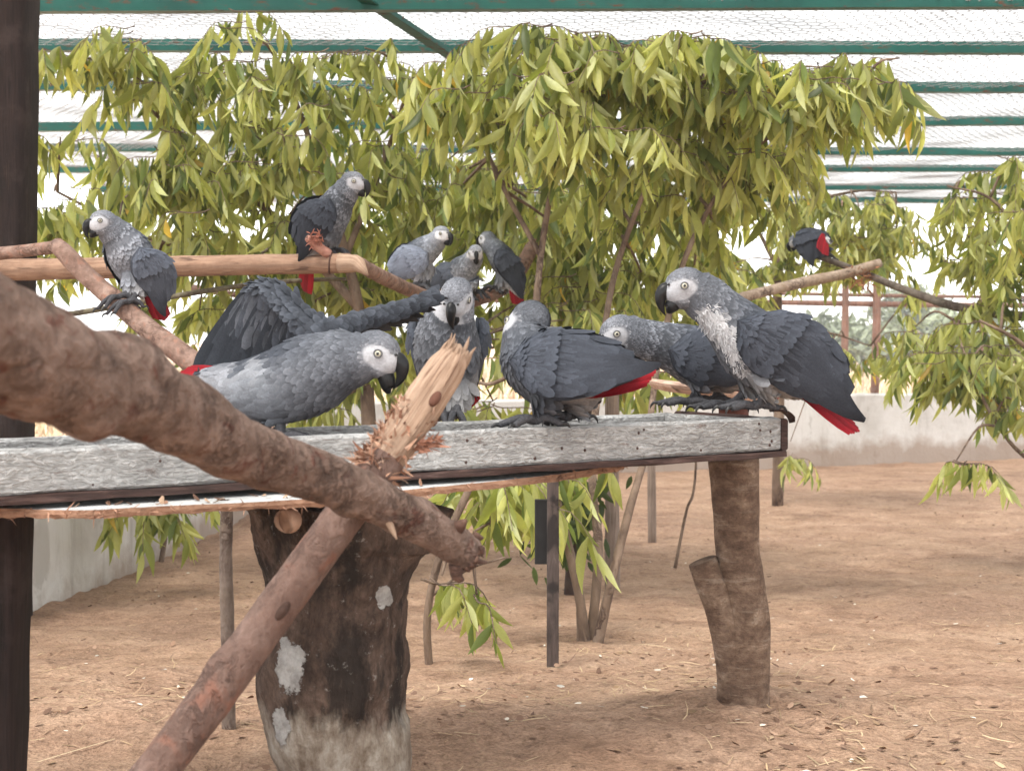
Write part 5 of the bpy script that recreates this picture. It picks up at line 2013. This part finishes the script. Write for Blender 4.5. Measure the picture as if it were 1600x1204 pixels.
# flapping
parrot('grey parrot lunging forward with both wings flung up beside the chewed branch',
       [(312, 594, 1.60, .010, .010), (345, 598, 1.595, .021, .022), (392, 606, 1.585, .033, .034), (445, 600, 1.575, .041, .043), (492, 582, 1.565, .043, .044), (530, 566, 1.555, .036, .036), (560, 558, 1.55, .029, .030)],
       (590, 553, 1.545), (.90, -.25, -.34), (.30, -.05, .95), (-.1, .25, 1),
       [],
       ((338, 587, 1.585), (276, 584, 1.60), .16, (0, -.75, .8)),
       [((440, 630, 1.57), (438, 662, 1.56), (440, 690, 1.555), (1, -.3, 0)), ((420, 625, 1.60), (415, 660, 1.61), (420, 688, 1.615), (1, -.1, 0))],
       tone=1.0, light=1.12, vox=.0022, seed=4, barred=.22, chest=1.15, beakopen=.8,
       patches=[(400, 622, 1.55, .045, (.21, .225, .25), .85), (445, 645, 1.54, .03, (.19, .205, .23), .8), (355, 600, 1.57, .03, (.26, .27, .295), .8), (500, 545, 1.55, .012, (.42, .34, .36), .7), (410, 580, 1.555, .02, (.24, .25, .27), .6)],
       raised=[dict(arm=[(512, 530, 1.60), (470, 492, 1.635), (430, 452, 1.665), (398, 449, 1.69)], tips=[(470, 590, 1.66), (425, 590, 1.69), (360, 590, 1.70), (303, 583, 1.70)], n=(.25, -1, .2), r=[.016, .013, .011, .007], count=17, w=.026, bend=.05),
               dict(arm=[(508, 520, 1.60), (560, 500, 1.66), (620, 484, 1.71), (676, 464, 1.74)], tips=[(528, 538, 1.66), (590, 517, 1.74), (652, 495, 1.79), (690, 466, 1.81)], n=(-.1, -.35, 1), r=[.015, .012, .010, .006], count=15, w=.026, bend=-.05)])
# front view behind the splintered branch
parrot('grey parrot facing forward with pale bowed head behind the chewed branch',
       [(714, 630, 1.97, .013, .012), (708, 600, 1.95, .033, .030), (700, 560, 1.93, .044, .042), (699, 525, 1.92, .043, .042), (704, 498, 1.905, .034, .034), (709, 480, 1.895, .028, .029)],
       (713, 465, 1.88), (-.22, -.72, -.62), (-.1, -.55, .75), (0, 1, .25),
       [dict(s=(652, 505, 1.945), t=(662, 610, 1.995), n=(-1, -.15, .1), hw=.036, th=.016, tone=1.0), dict(s=(748, 505, 1.945), t=(740, 610, 1.995), n=(1, -.15, .1), hw=.036, th=.016, tone=1.0)],
       ((722, 612, 1.975), (735, 640, 2.0), .20, (0, -1, .3)),
       [((690, 600, 1.92), (690, 630, 1.905), (690, 657, 1.885, .01), (-.1, -1, 0)), ((718, 602, 1.92), (716, 632, 1.905), (712, 655, 1.89, .01), (.1, -1, 0))],
       tone=.95, vox=.0022, seed=5, barred=.5, light=1.1, chest=.8)
# on the slanting branch
parrot('pale grey parrot with scaly chest gripping the slanting pinkish branch',
       [(244, 462, 2.90, .014, .014), (228, 440, 2.89, .032, .032), (212, 412, 2.87, .044, .044), (198, 388, 2.85, .044, .043), (185, 370, 2.84, .034, .034), (174, 358, 2.83, .029, .030)],
       (160, 348, 2.815), (-.88, -.42, -.12), (-.1, 0, 1), (.60, .72, .30),
       [dict(s=(222, 394, 2.80), t=(258, 494, 2.86), n=(.55, -.9, .1), hw=.042, th=.020, tone=1.55, rim=1.25), dict(s=(168, 384, 2.86), t=(205, 468, 2.93), n=(-.9, .0, .1), hw=.034, th=.014)],
       ((238, 455, 2.89), (258, 500, 2.885), .15, (.5, -.5, .2)),
       [((205, 435, 2.84), (200, 455, 2.82), (186, 468, 2.80, .014), (-.75, -.6, -.2)), ((222, 438, 2.84), (214, 458, 2.82), (200, 476, 2.79, .014), (-.75, -.6, -.2))],
       tone=1.15, light=1.25, vox=.003, seed=6, barred=.75, chest=1.25)
# on the peeled pole
parrot('dark grey parrot upright on the peeled pole beside the wire tie',
       [(478, 405, 3.075, .014, .014), (488, 388, 3.070, .028, .030), (504, 358, 3.065, .040, .042), (519, 332, 3.060, .041, .041), (532, 311, 3.055, .033, .033), (541, 298, 3.050, .028, .029)],
       (552, 286, 3.045), (.97, -.20, -.10), (.05, 0, 1), (-.85, 0, .5),
       [dict(s=(512, 318, 3.010), t=(466, 408, 3.050), n=(-.1, -1, .1), hw=.042, th=.020, tone=.85), dict(s=(508, 312, 3.105), t=(462, 402, 3.095), n=(-.3, .9, .1), hw=.038, th=.016, tone=.85)],
       ((480, 405, 3.075), (472, 455, 3.160), .14, (-.5, -.8, 0)),
       [((512, 365, 3.045), (512, 380, 3.045), (506, 396, 3.070, .012), (.8, -.7, 0)), ((522, 366, 3.070), (524, 382, 3.075), (526, 396, 3.080, .012), (.8, -.6, 0))],
       tone=.82, vox=.003, seed=7, barred=.9, chest=1.0)
# huddle of three
parrot('pale silvery parrot facing sideways in the huddle of three',
       [(612, 436, 4.02, .014, .014), (626, 424, 4.02, .030, .030), (645, 407, 4.01, .042, .044), (662, 393, 4.0, .041, .042), (676, 382, 3.99, .033, .034), (683, 374, 3.985, .028, .029)],
       (690, 367, 3.98), (.86, -.48, -.14), (.1, 0, 1), (-.7, 0, .72),
       [dict(s=(664, 398, 3.955), t=(602, 440, 3.99), n=(.1, -1, .15), hw=.044, th=.02, tone=2.6, rim=1.15), dict(s=(660, 388, 4.05), t=(604, 434, 4.05), n=(-.1, 1, .2), hw=.036, th=.015, tone=1.6)],
       ((618, 434, 4.02), (602, 444, 4.03), .10, (-.4, -.4, .8)),
       [((655, 420, 3.98), (657, 437, 3.975), (656, 449, 3.97, .014), (.8, -.4, -.2)), ((668, 416, 4.0), (668, 437, 3.99), (670, 455, 3.98, .014), (.8, -.4, -.2))],
       tone=1.5, light=1.8, vox=.0036, seed=8, barred=.3, fs=1.15)
parrot('grey parrot facing forward in the middle of the huddle',
       [(672, 460, 4.16, .013, .013), (690, 447, 4.15, .028, .028), (710, 432, 4.13, .038, .040), (725, 420, 4.11, .039, .040), (735, 410, 4.09, .031, .032), (740, 403, 4.08, .028, .028)],
       (743, 396, 4.06), (.12, -.97, -.2), (0, -.1, 1), (-.55, .35, .75),
       [dict(s=(712, 418, 4.10), t=(664, 462, 4.14), n=(-.2, -.9, .5), hw=.036, th=.018, tone=1.2)],
       ((680, 455, 4.16), (668, 464, 4.17), .10, (-.4, -.4, .8)),
       [((722, 440, 4.10), (724, 452, 4.10), (726, 462, 4.12, .014), (.6, -.8, 0)), ((738, 436, 4.10), (742, 450, 4.11), (744, 459, 4.13, .014), (.6, -.8, 0))],
       tone=1.4, light=1.6, vox=.0036, seed=9, barred=.5, fs=1.15)
parrot('dark-winged parrot with white head turned away in the huddle of three',
       [(812, 460, 4.14, .013, .013), (806, 445, 4.14, .027, .028), (796, 423, 4.15, .036, .038), (783, 402, 4.16, .036, .038), (772, 388, 4.17, .030, .031), (767, 382, 4.175, .028, .028)],
       (761, 374, 4.18), (-.72, .55, .10), (0, 0, 1), (.55, -.55, .6),
       [dict(s=(780, 396, 4.085), t=(818, 468, 4.10), n=(.45, -.9, .2), hw=.040, th=.018, tone=.85)],
       ((806, 452, 4.13), (812, 476, 4.13), .16, (.4, -.8, .2)),
       [((785, 435, 4.15), (776, 446, 4.15), (770, 452, 4.16, .014), (-.7, .4, 0)), ((795, 440, 4.16), (790, 450, 4.17), (786, 448, 4.19, .014), (-.7, .4, 0))],
       tone=1.0, light=1.9, vox=.0036, seed=10, barred=.3, fs=1.15)
# alone at the back
parrot('lone hunched parrot with drooping wing on the long grey stick',
       [(1292, 378, 5.06, .016, .016), (1284, 375, 5.09, .032, .032), (1270, 374, 5.13, .042, .040), (1258, 373, 5.16, .038, .038), (1250, 374, 5.18, .030, .030)],
       (1243, 377, 5.20), (-.80, .25, -.50), (-.3, 0, .9), (.15, -.2, 1),
       [dict(s=(1252, 364, 5.09), t=(1272, 417, 5.05), n=(-.1, -1, .35), hw=.050, th=.022, tone=.9)],
       ((1289, 372, 5.05), (1286, 396, 4.99), .18, (.4, -.9, .2)),
       [((1276, 390, 5.13), (1278, 396, 5.135), (1281, 400, 5.14, .01), (-.7, -.3, 0)), ((1284, 390, 5.14), (1288, 398, 5.145), (1291, 402, 5.14, .01), (-.7, -.3, 0))],
       tone=.95, vox=.004, seed=11, barred=.3, fs=1.15, patches=[(1292, 370, 5.05, .022, (.6, .6, .61), 1)])
